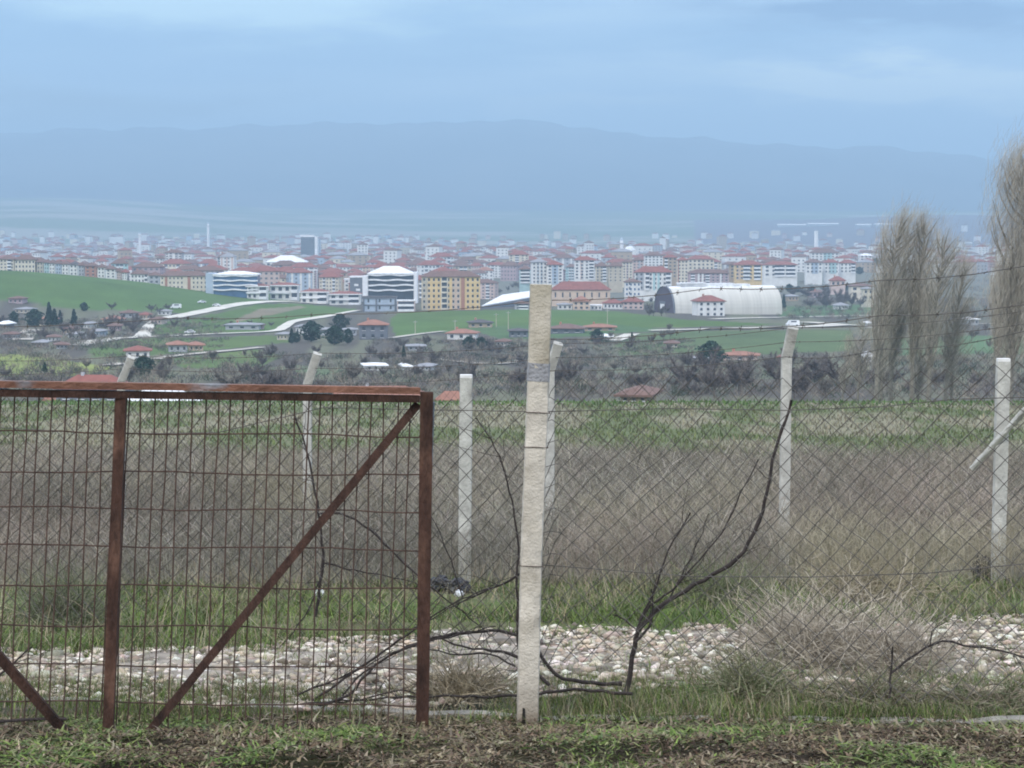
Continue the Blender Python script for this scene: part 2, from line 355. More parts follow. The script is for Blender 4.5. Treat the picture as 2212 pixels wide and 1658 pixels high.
mb = MB(); bar(mb, gp(922, 846), gp(912, 1588), .068, .05, 0, 24, .0015); st = mb.build('hinge_stile', RUST, gate)
mb = MB(); bar(mb, gp(935, 868, .01), gp(925, 1150, .01), .02, .052, 0, 12, .001)
mb.build('painted_edge', mat('old_paint', (.16, .19, .21), .7, .35, 14, .5, 60, col2=(.10, .045, .03), c2s=(.5, .6)), st)
mb = MB(); bar(mb, gp(262, 850, -.01), gp(233, 1600, -.01), .055, .05, 0, 24, .0015); mb.build('middle_stile', RUST, gate)
mb = MB(); bar(mb, gp(903, 872, .03), gp(322, 1580, .03), .044, .03, 0, 24, .0015); mb.build('brace', RUST_D, gate)
mb = MB(); bar(mb, gp(-470, 880, .03), gp(150, 1592, .03), .05, .03, 0, 24, .002); mb.build('brace', RUST_D, gate)
mb = MB()
for i in range(-18, 33):
    x0 = 19+27.6*i
    if x0 > 905: break
    lean = -32*(1-(x0-250)/1500) if x0 < 900 else -12
    pts = [gp(x0+12+lean*t+random.uniform(-1.3, 1.3)+2.2*math.sin(t*5+i*1.7), 856+(1562-856)*t+random.uniform(-10, 8)*(t == 1), .035+random.uniform(-.004, .004)) for t in np.linspace(0, 1, 9)]
    mb.tube(pts, .0041, 5)
for r0 in (934, 1019, 1097, 1179, 1264, 1351, 1436, 1517):
    pts = [gp(x0, r0+(x0-200)*.012+random.uniform(-1.2, 1.2)+2.5*math.sin(x0*.011+r0), .044) for x0 in np.linspace(-500, 912, 30)]
    mb.tube(pts, .0041, 5)
mb.build('wire_grid', WIRE, gate)
mb = MB(); mb.tube([gp(i*28-500, 1556+4*math.sin(i*.5)+max(0, i-22)*.3, .03) for i in range(0, 24)], .008, 6); mb.build('bottom_wire', BARK, gate)
# ---- posts
def rough_post(pts, w, dpt, seed, amp=.004, step=.035):
    "concrete post along a polyline (bent or straight): rings of 12 points with chipped corners"
    mb = MB(); pts = [Vector(p) for p in pts]; P2 = [pts[0]]
    for a, b in zip(pts, pts[1:]):
        n = max(2, int((b-a).length/step)); P2 += [a.lerp(b, i/n) for i in range(1, n+1)]
    prof = [(-1, -1), (-.33, -1), (.33, -1), (1, -1), (1, -.33), (1, .33), (1, 1), (.33, 1), (-.33, 1), (-1, 1), (-1, .33), (-1, -.33)]
    for i, p in enumerate(P2):
        t = (P2[min(i+1, len(P2)-1)]-P2[max(i-1, 0)]).normalized(); u = Vector((1, 0, 0)); u = (u-t*u.dot(t)).normalized(); y = t.cross(u)
        if y.y < 0: y = -y
        for a, b in prof:
            q = p+u*(a*w/2)+y*(b*dpt/2); cr = abs(a) == 1 and abs(b) == 1
            nn = noise.noise(q*22+Vector((seed, 0, 0)))*amp+noise.noise(q*60+Vector((seed, 3, 0)))*amp*.6
            q = q+(u*a+y*b).normalized()*(nn-(.007 if cr else 0)-(max(0, noise.noise(q*9))*.016 if cr else 0)); mb.v.append(tuple(q))
    n = 12
    for i in range(len(P2)-1):
        for j in range(n): a = i*n+j; b = i*n+(j+1) % n; mb.f.append((a, b, b+n, a+n)); mb.m.append(0)
    mb.f.append(tuple(range(n))); mb.m.append(0); e = (len(P2)-1)*n; mb.f.append(tuple(e+n-1-i for i in range(n))); mb.m.append(0)
    return mb
D1 = 11.9; o1 = P(1140, 1556, D1)
post = empty('concrete_post', o1); tag(post, 'tall straight concrete post with a grey cement band, nearest to us beside the gate', 'fence post')
mb = rough_post([rel(P(1139, 1575, D1), o1), rel(P(1147, 1215, D1), o1), rel(P(1163, 820, D1), o1), rel(P(1168.5, 614, D1), o1)], .118, .12, 3, .0022, .02)
# narrower head, as in the photo
zt0 = max(v[2] for v in mb.v)
mb.v = [(v[0]+0, v[1], v[2]) for v in mb.v]
mb.build('shaft', CONC, post, smooth=False)
mb = rough_post([rel(P(1162, 822, D1), o1), rel(P(1164.5, 783, D1), o1)], .121, .123, 9, .003, .02); mb.build('cement_band', CEM, post)
for r0, x0 in ((890, 1162), (965, 1158), (1218, 1147)):
    mb = MB(); c = rel(P(x0, r0, D1), o1); s = .064
    mb.tube([c+Vector((s*math.cos(a), s*math.sin(a)*1.02, .004*math.sin(a*2+r0)))*1.0 if False else
             c+Vector((max(-s, min(s, 1.5*s*math.cos(a))), max(-s, min(s, 1.5*s*math.sin(a))), .005*math.sin(a+r0))) for a in np.linspace(0, 2*math.pi, 17)], .0022, 5, 0, False)
    mb.build('tie_wire', TIE, post)
mb = MB(); mb.face([rel(P(x, y, D1-.068), o1) for x, y in ((1127, 1562), (1135, 1562), (1134, 1530), (1129, 1528))]); mb.build('foot_hole', mat('pit', (.02, .018, .015), 1, .3, 20), post)
FP = {}
def bent(label, px_tip, r_tip, px_el, r_el, D, w=.115):
    gx = P(px_el, r_el, D).x; base = Vector((gx-.02*random.random(), D, z1(gx, D)))
    o = empty('concrete_post', base)
    tag(o, label, 'fence post', 'bent-top concrete posts of the far fence')
    mb = rough_post([Vector((0, 0, -.15)), rel(P(px_el, r_el, D), base), rel(P(px_tip, r_tip, D-.12), base)], w, .11, D, .003, .05)
    mb.build('shaft', CONC_L, o); FP[px_el] = (D, r_tip, r_el)
bent('bent-top concrete post farthest left, half hidden behind the gate stile', 284, 771, 262, 824, 31.5, .11)
bent('bent-top concrete post rising behind the gate top rail', 686, 763, 664, 830, 30, .12)
bent('bent-top concrete post close behind the tall near post', 1206, 741, 1188, 800, 28, .12)
bent('bent-top concrete post behind the black dead branch', 1713, 707, 1699, 770, 26, .125)
def straight(label, pt, rt, pb, D, w=.13):
    b = P(pb, 1250, D); base = Vector((b.x, D, z1(b.x, D))); o = empty('concrete_post', base)
    tag(o, label, 'fence post', 'straight concrete posts of the inner fence')
    t = rel(P(pt, rt, D), base); mb = rough_post([Vector((0, 0, -.2)), t*.5, t], w, .12, D, .003, .05); mb.build('shaft', CONC_L, o)
    mb = rough_post([t-Vector((0, 0, .001)), t+Vector((0, 0, .03))], w*.97, .115, D+2, .002, .02); mb.build('cap', mat('cap_pale', (.7, .69, .66), .9, .1, 9), o)
    return o, base
straight('straight grey concrete post in weeds, between gate and tall near post', 1007, 815, 1003, 22.4, .13)
pr, pb = straight('straight concrete post with diagonal brace near the right edge', 2167, 780, 2155, 22.7, .14)
mb = rough_post([rel(P(2100, 1012, 22.9), pb), rel(P(2230, 868, 22.3), pb)], .06, .06, 5, .003, .04); mb.build('brace', CONC_L, pr)
# ---- chain-link: diagonal wires on a sagging sheet
def chain(name, label, cols, cell, r, parent_loc, wob, bottom_fn, mats=LINK, wires=(), grp=None):
    "cols: list of (px, row_top, D); sheet between top row and bottom_fn(x) in world z"
    o = empty(name, parent_loc); tag(o, label, 'fence', grp)
    PX = np.array([c[0] for c in cols], float); RT = np.array([c[1] for c in cols], float); DD = np.array([c[2] for c in cols], float)
    tops = np.array([P(*c) for c in cols]); seg = np.r_[0, np.cumsum(np.linalg.norm(np.diff(tops[:, :2], axis=0), axis=1))]; Ls = seg[-1]
    def pt(s, h):   # s along, h below top
        q = np.stack([np.interp(s, seg, tops[:, i]) for i in range(3)], -1)
        q[..., 2] -= h
        a = fbm(s*1.1, h*1.3, 1., wob)-.5; b = fbm(s*1.4, h*.9, 1., wob+3)-.5
        q[..., 0] += a*.10; q[..., 2] += b*.10; q[..., 1] += (fbm(s, h, .8, wob+7)-.5)*.12
        return q
    H = max(tops[:, 2])-min(bottom_fn(x, y) for x, y in tops[:, :2]); Vs = []; Fs = []; off = 0
    K = 40; C = []
    for sg in (1, -1):
        for c in np.arange(-H-1, Ls+H+1, cell*math.sqrt(2)):
            h = np.linspace(0, H, K); s = c+sg*h if sg > 0 else c-h+0
            s = c+sg*h
            m = (s > 0) & (s < Ls)
            if m.sum() < 3: continue
            hh = h[m]; ss = s[m]; q = pt(ss, hh)
            bz = np.array([bottom_fn(a, b) for a, b in q[:, :2]]); keep = q[:, 2] > bz
            if keep.sum() < 3: continue
            n = int(np.argmin(keep)) if not keep.all() and keep[0] else len(keep)
            if not keep[0]: continue
            q = q[:max(n, 3)]
            # resample to constant count
            t = np.linspace(0, len(q)-1, 26); q = np.stack([np.interp(t, np.arange(len(q)), q[:, i]) for i in range(3)], -1)
            q[:, 1] += .004*sg; C.append(q-np.array(parent_loc))
    V, Fa = tubes(np.array(C), r, (0, 1, 0), 3)
    link('wire_mesh', npmesh('wire_mesh', V, Fa, mats), o)
    return o, pt, Ls, seg
def barbed(parent, o, pts, r=.0022, step=.14):
    mb = MB(); pts = [Vector(p) for p in pts]; D2 = []
    for a, b in zip(pts, pts[1:]):
        n = max(2, int((b-a).length/.25))
        for i in range(n): t = i/n; D2.append(a.lerp(b, t)-Vector((0, 0, .05*4*t*(1-t)*min(1, (b-a).length/3))))
    D2.append(pts[-1]); D2 = [rel(p, o) for p in D2]; mb.tube(D2, r, 5)
    L2 = 0
    for a, b in zip(D2, D2[1:]):
        n = max(1, int((b-a).length/step))
        for i in range(n):
            c = a.lerp(b, (i+.5)/n); u = Vector((random.uniform(-1, 1), random.uniform(-1, 1), random.uniform(.3, 1))).normalized()*.011
            mb.tube([c-u, c+u], r*.8, 4); u = Vector((u.z*.6, u.x, -u.x+.006)); mb.tube([c-u, c+u], r*.8, 4)
    return mb.build('barbed_wire', LINK, parent)
def bottomA(x, y):
    g = z1(x, y); return g+.03+(.50+.1*math.sin(x*3) if x < -.45 else .5*S((-.1-x)/.35)+.18+.12*math.sin(x*2.3))
A0 = P(1140, 1556, 12.05)
fa, ptA, LA, segA = chain('chain_link_fence', 'near chain-link fence of large wavy diamonds hung behind the tall post and gate',
    [(-330, 850, 13.3), (240, 862, 12.9), (700, 868, 12.5), (1165, 868, 12.05), (1192, 815, 12.04), (1700, 818, 11.9), (2150, 778, 11.75), (2500, 760, 11.6)], .086, .0027, A0, 5, bottomA)
mb = MB(); mb.tube([rel(P(x, y, dd), A0) for x, y, dd in ((-330, 905, 13.3), (240, 937, 12.88), (470, 934, 12.7), (700, 880, 12.5), (940, 885, 12.2), (1163, 889, 12.02), (1450, 882, 12.0), (1700, 886, 11.92), (1905, 878, 11.85), (2060, 862, 11.8), (2500, 850, 11.6))], .0028, 5)
mb.tube([rel(P(x, y, dd), A0) for x, y, dd in ((1148, 1218, 12.03), (1500, 1245, 11.98), (1750, 1246, 11.9), (2000, 1238, 11.8), (2500, 1190, 11.6))], .0028, 5)
mb.build('tension_wire', LINK, fa)
barbed(fa, A0, [P(-300, 700, 13.2), P(380, 686, 12.8), P(700, 678, 12.5), P(1167, 648, 12.0), P(1537, 622, 11.2), P(1903, 605, 10.2), P(2211, 575, 9.4), P(2500, 548, 8.8)])
barbed(fa, A0, [P(1163, 732, 12.0), P(1537, 709, 11.2), P(1903, 681, 10.2), P(2211, 658, 9.4), P(2500, 636, 8.8)])
B0 = on(0, 29)
def bottomB(x, y): return z1(x, y)+.05
fb, ptB, LB, segB = chain('chain_link_fence', 'far chain-link fence of fine diamonds strung between the bent-top posts',
    [(-150, 838, 33), (262, 828, 31.5), (664, 832, 30.1), (1188, 803, 28.1), (1699, 772, 26.1), (2230, 742, 24.3), (2600, 720, 23)], .082, .0022, B0, 17, bottomB)
barbed(fb, B0, [P(-150, 833, 32.9), P(262, 824, 31.4), P(664, 830, 29.9), P(1188, 800, 27.9), P(1699, 770, 25.9), P(1903, 753, 22), P(2211, 715, 19), P(2500, 690, 17)], .004, .3)
barbed(fb, B0, [P(-150, 806, 32.9), P(276, 795, 31.4), P(677, 795, 29.9), P(1197, 772, 27.9), P(1706, 738, 25.9), P(2211, 700, 24)], .004, .3)
barbed(fb, B0, [P(-150, 775, 32.9), P(286, 768, 31.4), P(687, 762, 29.9), P(1206, 741, 27.9), P(1713, 707, 25.9), P(2211, 672, 24)], .004, .3)
# ------------------------------------------------------------------ branches
def limb(mb, pts, D, r0, r1, n=6, wob=.02, twigs=0, tl=.25, seed=0):
    "pts in photo pixels [(x,row[,dD])]"
    q = []; rnd = random.Random(seed)
    for p in pts: q.append(P(p[0], p[1], D+(p[2] if len(p) > 2 else 0)))
    out = []
    for i in range(len(q)-1):
        m = max(2, int((q[i+1]-q[i]).length/.05))
        for j in range(m): out.append(q[i].lerp(q[i+1], j/m))
    out.append(q[-1]); sm = out[:]
    for _ in range(4): sm = [sm[0]]+[(sm[i-1]+sm[i]*2+sm[i+1])/4 for i in range(1, len(sm)-1)]+[sm[-1]]
    sm = [p+Vector((rnd.uniform(-1, 1), rnd.uniform(-1, 1), rnd.uniform(-1, 1)))*wob*.3 for p in sm]
    rr = [r0+(r1-r0)*i/(len(sm)-1) for i in range(len(sm))]
    rr = [r*(1+.25*(rnd.random() < .12)) for r in rr]
    return sm, rr
def branch(name, label, cat, base, specs, matl=BARK, D=12.4, group=None):
    ob = empty(name, base); tag(ob, label, cat, group)
    for k, sp in enumerate(specs):
        mb = MB(); pts, D_, r0, r1, tw = sp; sm, rr = limb(mb, pts, D_, r0, r1, seed=k*7+int(pts[0][0]))
        mb.tube([rel(p, base) for p in sm], rr, 6); rnd = random.Random(k+int(pts[0][0]))
        for i in range(tw):
            j = rnd.randrange(len(sm)//5, len(sm)-1); d0 = (sm[j+1]-sm[j]).normalized()
            e = (d0*.8+Vector((rnd.uniform(-1, 1), rnd.uniform(-.8, .8), rnd.uniform(-.6, 1)))).normalized(); ln = rnd.uniform(.06, .4)
            w = [sm[j]]; dd = e
            for s_ in range(5): dd = (dd+Vector((rnd.uniform(-.3, .3), rnd.uniform(-.2, .2), rnd.uniform(-.25, .3)))).normalized(); w.append(w[-1]+dd*ln/5)
            mb.tube([rel(p, base) for p in w], [min(.0022, rr[j]*.5)*(1-.15*q) for q in range(6)], 4)
        mb.build('trunk' if k == 0 else 'limb', matl, ob, smooth=True)
    return ob
branch('dead_sapling', 'black leafless sapling arching up to the right beyond the tall concrete post', 'sapling', G(1350, 1500), [
    ([(1352, 1500), (1362, 1440), (1370, 1390), (1378, 1360), (1395, 1330), (1440, 1300), (1500, 1262), (1560, 1232), (1610, 1195), (1640, 1130), (1660, 1060), (1668, 990), (1690, 930), (1712, 862)], 12.5, .015, .0075, 16),
    ([(1376, 1365), (1382, 1335), (1400, 1305), (1435, 1290), (1480, 1245), (1530, 1190), (1575, 1130), (1600, 1060), (1640, 990)], 12.6, .007, .003, 12),
    ([(1383, 1340), (1404, 1300), (1415, 1265), (1432, 1215), (1455, 1170), (1475, 1130), (1490, 1105)], 12.4, .007, .0035, 9),
    ([(1372, 1385), (1400, 1365), (1412, 1340), (1410, 1300), (1408, 1270)], 12.45, .009, .004, 2),
    ([(1440, 1300), (1475, 1240), (1510, 1170), (1530, 1110)], 12.7, .005, .002, 9),
    ([(1375, 1360), (1350, 1335), (1325, 1325)], 12.5, .005, .002, 3)])
branch('fallen_branch', 'dark fallen branch lying along the foot of the tall concrete post', 'branch', G(1365, 1492), [
    ([(1368, 1500, -.1), (1300, 1492, 0), (1240, 1486), (1160, 1500), (1080, 1505), (960, 1502), (820, 1508), (640, 1520)], 12.4, .010, .004, 22),
    ([(1345, 1478), (1280, 1475), (1215, 1468), (1185, 1450), (1175, 1420), (1160, 1395), (1115, 1370), (1085, 1358), (1040, 1362), (940, 1375), (880, 1395), (800, 1440), (770, 1465), (740, 1500)], 12.6, .012, .005, 18),
    ([(1185, 1480), (1150, 1440), (1130, 1420), (1060, 1400), (1020, 1405), (980, 1390), (940, 1375)], 12.5, .011, .004, 10),
    ([(1115, 1440), (1060, 1405), (990, 1420), (930, 1400), (860, 1392), (800, 1385)], 12.8, .006, .002, 12)])
branch('fallen_branch', 'fanned grey branch lying on the ground behind the gate hinge stile', 'branch', G(700, 1515), [
    ([(690, 1520), (760, 1508), (775, 1470), (810, 1430), (870, 1400), (935, 1385), (1010, 1365), (1070, 1352)], 12.3, .009, .003, 18),
    ([(660, 1524), (780, 1440), (860, 1385), (940, 1325), (1010, 1285), (1090, 1260)], 12.7, .008, .003, 18),
    ([(700, 1518), (800, 1512), (860, 1480), (905, 1500)], 12.4, .007, .003, 12),
    ([(640, 1500), (720, 1470), (790, 1440), (850, 1405)], 12.5, .006, .002, 14)])
branch('dead_branch', 'thin dark branch climbing the mesh behind the gate diagonal', 'branch', G(690, 1300), [
    ([(680, 1330), (700, 1215), (692, 1130), (682, 1060), (670, 1000), (655, 940), (635, 895)], 13.0, .009, .005, 8),
    ([(690, 1110), (740, 1100), (800, 1145), (860, 1200), (905, 1250), (1000, 1320), (1060, 1375)], 12.9, .007, .003, 12),
    ([(700, 1215), (770, 1235), (850, 1245), (905, 1262)], 13.0, .005, .002, 8),
    ([(700, 1220), (680, 1290), (650, 1350), (600, 1400)], 13.0, .005, .002, 8)])
branch('dead_branch', 'thin crooked branch caught in the mesh just left of the tall post', 'branch', G(1117, 1400), [
    ([(1120, 1400), (1116, 1290), (1122, 1160), (1105, 1080), (1090, 1000), (1060, 950), (1030, 900)], 12.3, .008, .003, 10),
    ([(1122, 1240), (1060, 1275), (990, 1300), (930, 1340), (880, 1360)], 12.4, .006, .002, 14),
    ([(1000, 1290), (980, 1230), (960, 1170), (930, 1110)], 12.5, .004, .002, 6)])
branch('dead_branch', 'crooked twig arching over the gravel at the right edge', 'branch', G(1925, 1450), [
    ([(1925, 1455), (1960, 1425), (2005, 1395), (2030, 1375), (2080, 1395), (2150, 1400), (2211, 1420), (2300, 1450)], 12.4, .007, .004, 14),
    ([(1920, 1510), (1926, 1450), (1930, 1395)], 12.3, .007, .005, 3),
    ([(2010, 1392), (2000, 1360), (2040, 1345)], 12.4, .004, .002, 4)])
branch('dead_branch', 'dark twig end crossing the gate wires at the left edge', 'branch', G(20, 1450), [
    ([(-60, 1500), (10, 1450), (45, 1415), (70, 1395)], 12.2, .008, .004, 8)])
# rounded litter: black bags and tyre-like heap
def lump(name, label, cat, px, row, D, w, h, m, seed):
    base = on(P(px, row, D).x, D); me = bmesh.new(); bmesh.ops.create_icosphere(me, subdivisions=4, radius=1)
    for v in me.verts:
        q = v.co*2.1+Vector((seed, 0, 0)); v.co *= 1+.35*noise.noise(q)+.18*noise.noise(q*2.7)+.08*noise.noise(q*6)
        v.co.x *= w/2; v.co.y *= w/3; v.co.z = v.co.z*h/2+h*.42
    x = bpy.data.meshes.new(name); me.to_mesh(x); me.free(); x.materials.append(m)
    o = link(name, x, None, base); tag(o, label, cat); return o
BLK = mat('black_plastic', (.012, .013, .018), .35, .4, 8, .5, 14, spec=.5)
lump('plastic_bag', 'crumpled black plastic bag in the grass right of the gate', 'bag', 950, 1290, 21.5, .24, .17, BLK, 1)
lump('plastic_bag', 'torn black plastic bag touching a white scrap, left of the tall post', 'bag', 990, 1292, 21.2, .2, .17, BLK, 4)
lump('rubbish_heap', 'dark tangled heap beside the braced post at the right', 'heap', 2126, 1262, 22.9, .26, .30, mat('dark_heap', (.03, .03, .035), .9, .5, 9, .9, 20), 7)
lump('paper_scrap', 'white paper scrap beside the torn black bag', 'litter', 992, 1296, 20.9, .08, .07, mat('paper', (.7, .72, .74), .8, .15, 5), 9)
lump('paper_scrap', 'pale scrap lying beyond the gate grid on the verge', 'litter', 690, 1298, 20.9, .09, .09, mat('paper', (0, 0, 0)), 13)
# ------------------------------------------------------------------ near vegetation and stones (nobody could count them)
VEG = mat('plants', (0, 0, 0), .9, .25, 1.2, attr='col', spec=.15)
def pick(n, cols, jit=.22):
    c = np.array(cols)[rng.integers(0, len(cols), n)]; return c*(1+rng.uniform(-jit, jit, (n, 1)))*(1+rng.uniform(-.06, .06, (n, 3)))
def blades(x, y, h, w, cols, lean=.5, curl=.6, K=4, z0=None, dr=None):
    n = len(x); z = (zt(x, y) if z0 is None else z0)-.01; az = rng.uniform(0, 2*math.pi, n)
    dx = np.cos(az)*lean*rng.uniform(.2, 1, n); dy = np.sin(az)*lean*rng.uniform(.2, 1, n)
    if dr is not None: dx = dx+dr
    t = np.linspace(0, 1, K)[None]; hh = h[:, None]
    C = np.stack([x[:, None]+dx[:, None]*hh*(t+curl*t*t), y[:, None]+dy[:, None]*hh*(t+curl*t*t), z[:, None]+hh*(t-curl*.45*t*t*rng.uniform(0, 1.6, (n, 1)))], -1)
    Wd = w[:, None]*(1-.8*t); s = np.stack([np.cos(az+1.57+rng.uniform(-.6, .6, n)), np.sin(az+1.57), rng.uniform(-.3, .3, n)], -1)
    s[:, 0] = np.where(rng.random(n) < .5, np.abs(s[:, 0])+.6, s[:, 0]); return ribbons(C, Wd, unit(s), cols)
def area(n, y0, y1, half, pw=1.):
    y = y0+(y1-y0)*rng.random(n)**pw; x = rng.uniform(-1, 1, n)*(half*y); return x, y
GREEN = [(.10, .155, .035), (.07, .11, .028), (.15, .20, .05), (.08, .11, .045)]
DRY = [(.30, .25, .15), (.22, .18, .12), (.36, .31, .2), (.16, .12, .08)]
bushes_done = 0; BRN = [(.11, .075, .048), (.15, .11, .07), (.065, .045, .030), (.19, .15, .09), (.13, .12, .06), (.045, .034, .022)]
parts = []
# litter of curled leaves, dead stems and moss right at the bottom of the picture
x, y = area(112000, 8.5, 12.1, .36); g = fbm(x, y, 1.5, 201); keep = rng.random(len(x)) < .45+.55*(y < 11.7); x, y, g = x[keep], y[keep], g[keep]; n = len(x)
c = np.where((g+rng.normal(0, .07, n) > .57)[:, None], pick(n, GREEN+[(.20, .22, .09), (.16, .17, .08)]), np.where((rng.random(n) < .22)[:, None], pick(n, [(.22, .18, .12), (.16, .13, .09), (.28, .24, .16)]), pick(n, BRN)))
parts.append(blades(x, y, np.where(rng.random(n) < .2, rng.uniform(.02, .045, n), rng.uniform(.007, .024, n)), rng.uniform(.007, .021, n), c, 1.3, 1.8, 3, zt(x, y)+rng.uniform(0, .03, n)+.09*S((fbm(x, y, 2.6, 205)-.42)*4)*S((11.7-y)/1.2)))
x, y = area(13000, 8.5, 12.5, .36); n = len(x); g = fbm(x, y, 1.5, 201); k = g > .55; x, y = x[k], y[k]; n = len(x)
parts.append(blades(x, y, rng.uniform(.03, .11, n), rng.uniform(.002, .005, n), pick(n, GREEN+DRY[:1]), .7, .9))
V, Fa, C = cat_(parts); litter = link('leaf_litter', npmesh('leaf_litter', V, Fa, VEG, C)); tag(litter, 'curled dead leaves, moss and short grass along the bottom edge', 'leaf litter', kind='stuff')
parts = []
def tuft(n, y0, y1, hmin, hmax, w, cols, thr, seed, lean=.5, half=.36, sc=.8, curl=.8, pw=1., edge=None, dr=None):
    x, y = area(n, y0, y1, half, pw); g = fbm(x, y, sc, seed); k = g+rng.normal(0, .04, len(x)) > thr
    if edge is not None:
        a, b = track_edges(x); k &= (y > b-.1) if edge > 0 else (y < a+.45) if edge < 0 else (rng.random(len(x)) < 1)
    x, y, g = x[k], y[k], g[k]; n = len(x)
    return blades(x, y, rng.uniform(hmin, hmax, n)*(.12+1.7*fbm(x, y, sc*2.3, seed+50)**1.5), rng.uniform(w*.6, w*1.3, n), pick(n, cols), lean, curl, dr=dr)
parts.append(tuft(69000, 11.9, 15.0, .04, .16, .004, GREEN+GREEN+[(.15, .16, .08)]+DRY[:2], .36, 211, edge=-1, pw=1.2))
parts.append(tuft(22000, 11.9, 15.4, .05, .24, .0035, DRY+[(.2, .19, .13)]*2, .44, 213, .8, edge=-1))
parts.append(tuft(80000, 14.6, 22.8, .04, .21, .008, GREEN+GREEN+[(.13, .14, .07), (.06, .08, .04), (.16, .15, .09)], .40, 221, .9, edge=1))
parts.append(tuft(22000, 14.8, 22.8, .1, .5, .005, DRY+[(.2, .19, .13)]*2+[(.13, .12, .09)], .40, 223, 1., edge=1))
parts.append(tuft(30000, 12.6, 18.2, .03, .16, .005, DRY+GREEN+GREEN, .50, 225, .8, sc=1.5))
V, Fa, C = cat_(parts); gr = link('verge_grass', npmesh('verge_grass', V, Fa, VEG, C)); tag(gr, 'tufted green grass on both verges of the gravel track', 'grass', kind='stuff')
# tall dry weeds beyond the track
parts = []; WEED = [(.21, .195, .155), (.165, .152, .12), (.31, .285, .235), (.095, .088, .07), (.19, .175, .14), (.24, .22, .175)]
n = 44000; y = 22.2+(112-22.2)*rng.random(n)**1.6; x = rng.uniform(-1, 1, n)*.34*y; kk = y < 95+26*(fbm(x, x*0+1, .06, 77)-.5)*2; x, y = x[kk], y[kk]; n = len(x); g = fbm(x, y, .35, 301)
h = (.28+1.15*g)*rng.uniform(.6, 1.05, n)*S((y-21.3)/3+.25); z0 = zt(x, y)
wsc = np.maximum(.0032, y*.00014)
parts.append(blades(x, y, h, wsc*1.6, pick(n, WEED), .25, .3, 4, z0))
for q in range(6):
    t = rng.uniform(.25, .95, n); L_ = h*rng.uniform(.18, .5, n); az = rng.uniform(0, 6.28, n); up = rng.uniform(.4, 1.8, n)
    tt = np.linspace(0, 1, 3)[None]
    C = np.stack([x[:, None]+np.cos(az)[:, None]*L_[:, None]*tt, y[:, None]+np.sin(az)[:, None]*L_[:, None]*tt*.8, (z0+h*t)[:, None]+L_[:, None]*up[:, None]*tt*(1.2-.5*tt)], -1)
    parts.append(ribbons(C, (wsc*rng.uniform(.8, 1.8, n))[:, None]*(1.1-.5*tt), unit(rng.normal(0, 1, (n, 3))), pick(n, WEED)))
pinkm = (parts[0][2]).copy()
V, Fa, C = cat_(parts)
red = S((fbm(V[:, 0]*1., V[:, 1]*.5, .35, 333)-.55)*8)[:, None]; C = C*(1-red*.25)+np.array((.33, .24, .19))*red*.25
dk = .78+.5*S((fbm(V[:, 0], V[:, 1]*.5, .22, 339)-.3)*2.5)[:, None]; C = C*dk
yel = S((fbm(V[:, 0]*1., V[:, 1]*.5, .3, 336)-.58)*8)[:, None]; C = C*(1-yel*.5)+np.array((.34, .30, .19))*yel*.5
wd = link('dry_weeds', npmesh('dry_weeds', V, Fa, VEG, C)); tag(wd, 'waist-high grey-brown dead weeds filling the field beyond the fences', 'weeds', kind='stuff')
# rougher growth on the far part of the field
n = 33000; y = 84+(268-84)*rng.random(n)**1.1; x = rng.uniform(-1, 1, n)*.34*y; tn = S((fbm(x/6, y/26, 1., 21)-.45)*6)
c = pick(n, [(.23, .215, .14), (.20, .185, .12), (.27, .25, .17)])*(1-tn[:, None])+pick(n, [(.11, .14, .05), (.14, .16, .065)])*tn[:, None]
rm = y > 245; c[rm] = pick(int(rm.sum()), [(.07, .13, .03), (.10, .16, .04), (.13, .17, .06)])
V, Fa, C = blades(x, y, rng.uniform(.15, .55, n), y*.0009, c, .4, .5)
fg = link('field_grass', npmesh('field_grass', V, Fa, VEG, C)); tag(fg, 'patchy straw and green tussocks on the far field', 'grass', kind='stuff')
# stones of the gravel track
me = bmesh.new(); bmesh.ops.create_icosphere(me, subdivisions=1, radius=1); sv = np.array([v.co[:] for v in me.verts]); sf = np.array([[v.index for v in f.verts] for f in me.faces]); me.free()
n = 26000; x = rng.uniform(-6.6, 7.2, n); a, b = track_edges(x); y = a-.35+(b-a+.7)*rng.random(n)
sz = .007+.030*rng.random(n)**2.6; sz = np.where(rng.random(n) < .006, rng.uniform(.045, .06, n), sz)
ax = sz[:, None]*rng.uniform(.6, 1.35, (n, 3))*np.array([1.25, 1, .6]); an = rng.uniform(0, 6.28, n)
V = sv[None]*(1+rng.uniform(-.42, .36, (n, len(sv), 1)))*ax[:, None]
V = np.stack([V[..., 0]*np.cos(an)[:, None]-V[..., 1]*np.sin(an)[:, None], V[..., 0]*np.sin(an)[:, None]+V[..., 1]*np.cos(an)[:, None], V[..., 2]], -1)
V += np.stack([x, y, zt(x, y)+sz*.35], -1)[:, None]
Fa = (sf[None]+(np.arange(n)*len(sv))[:, None, None]).reshape(-1, 3)
C = np.repeat(pick(n, [(.52, .46, .36), (.40, .35, .27), (.68, .62, .52), (.28, .24, .18), (.43, .34, .26), (.48, .40, .30), (.17, .14, .105)], .2), len(sv), 0)
st = link('gravel_stones', npmesh('gravel_stones', V.reshape(-1, 3), Fa, mat('stone', (0, 0, 0), .9, .25, 14, .6, 70, attr='col'), C))
tag(st, 'pale broken stones strewn over the track', 'gravel', kind='stuff')
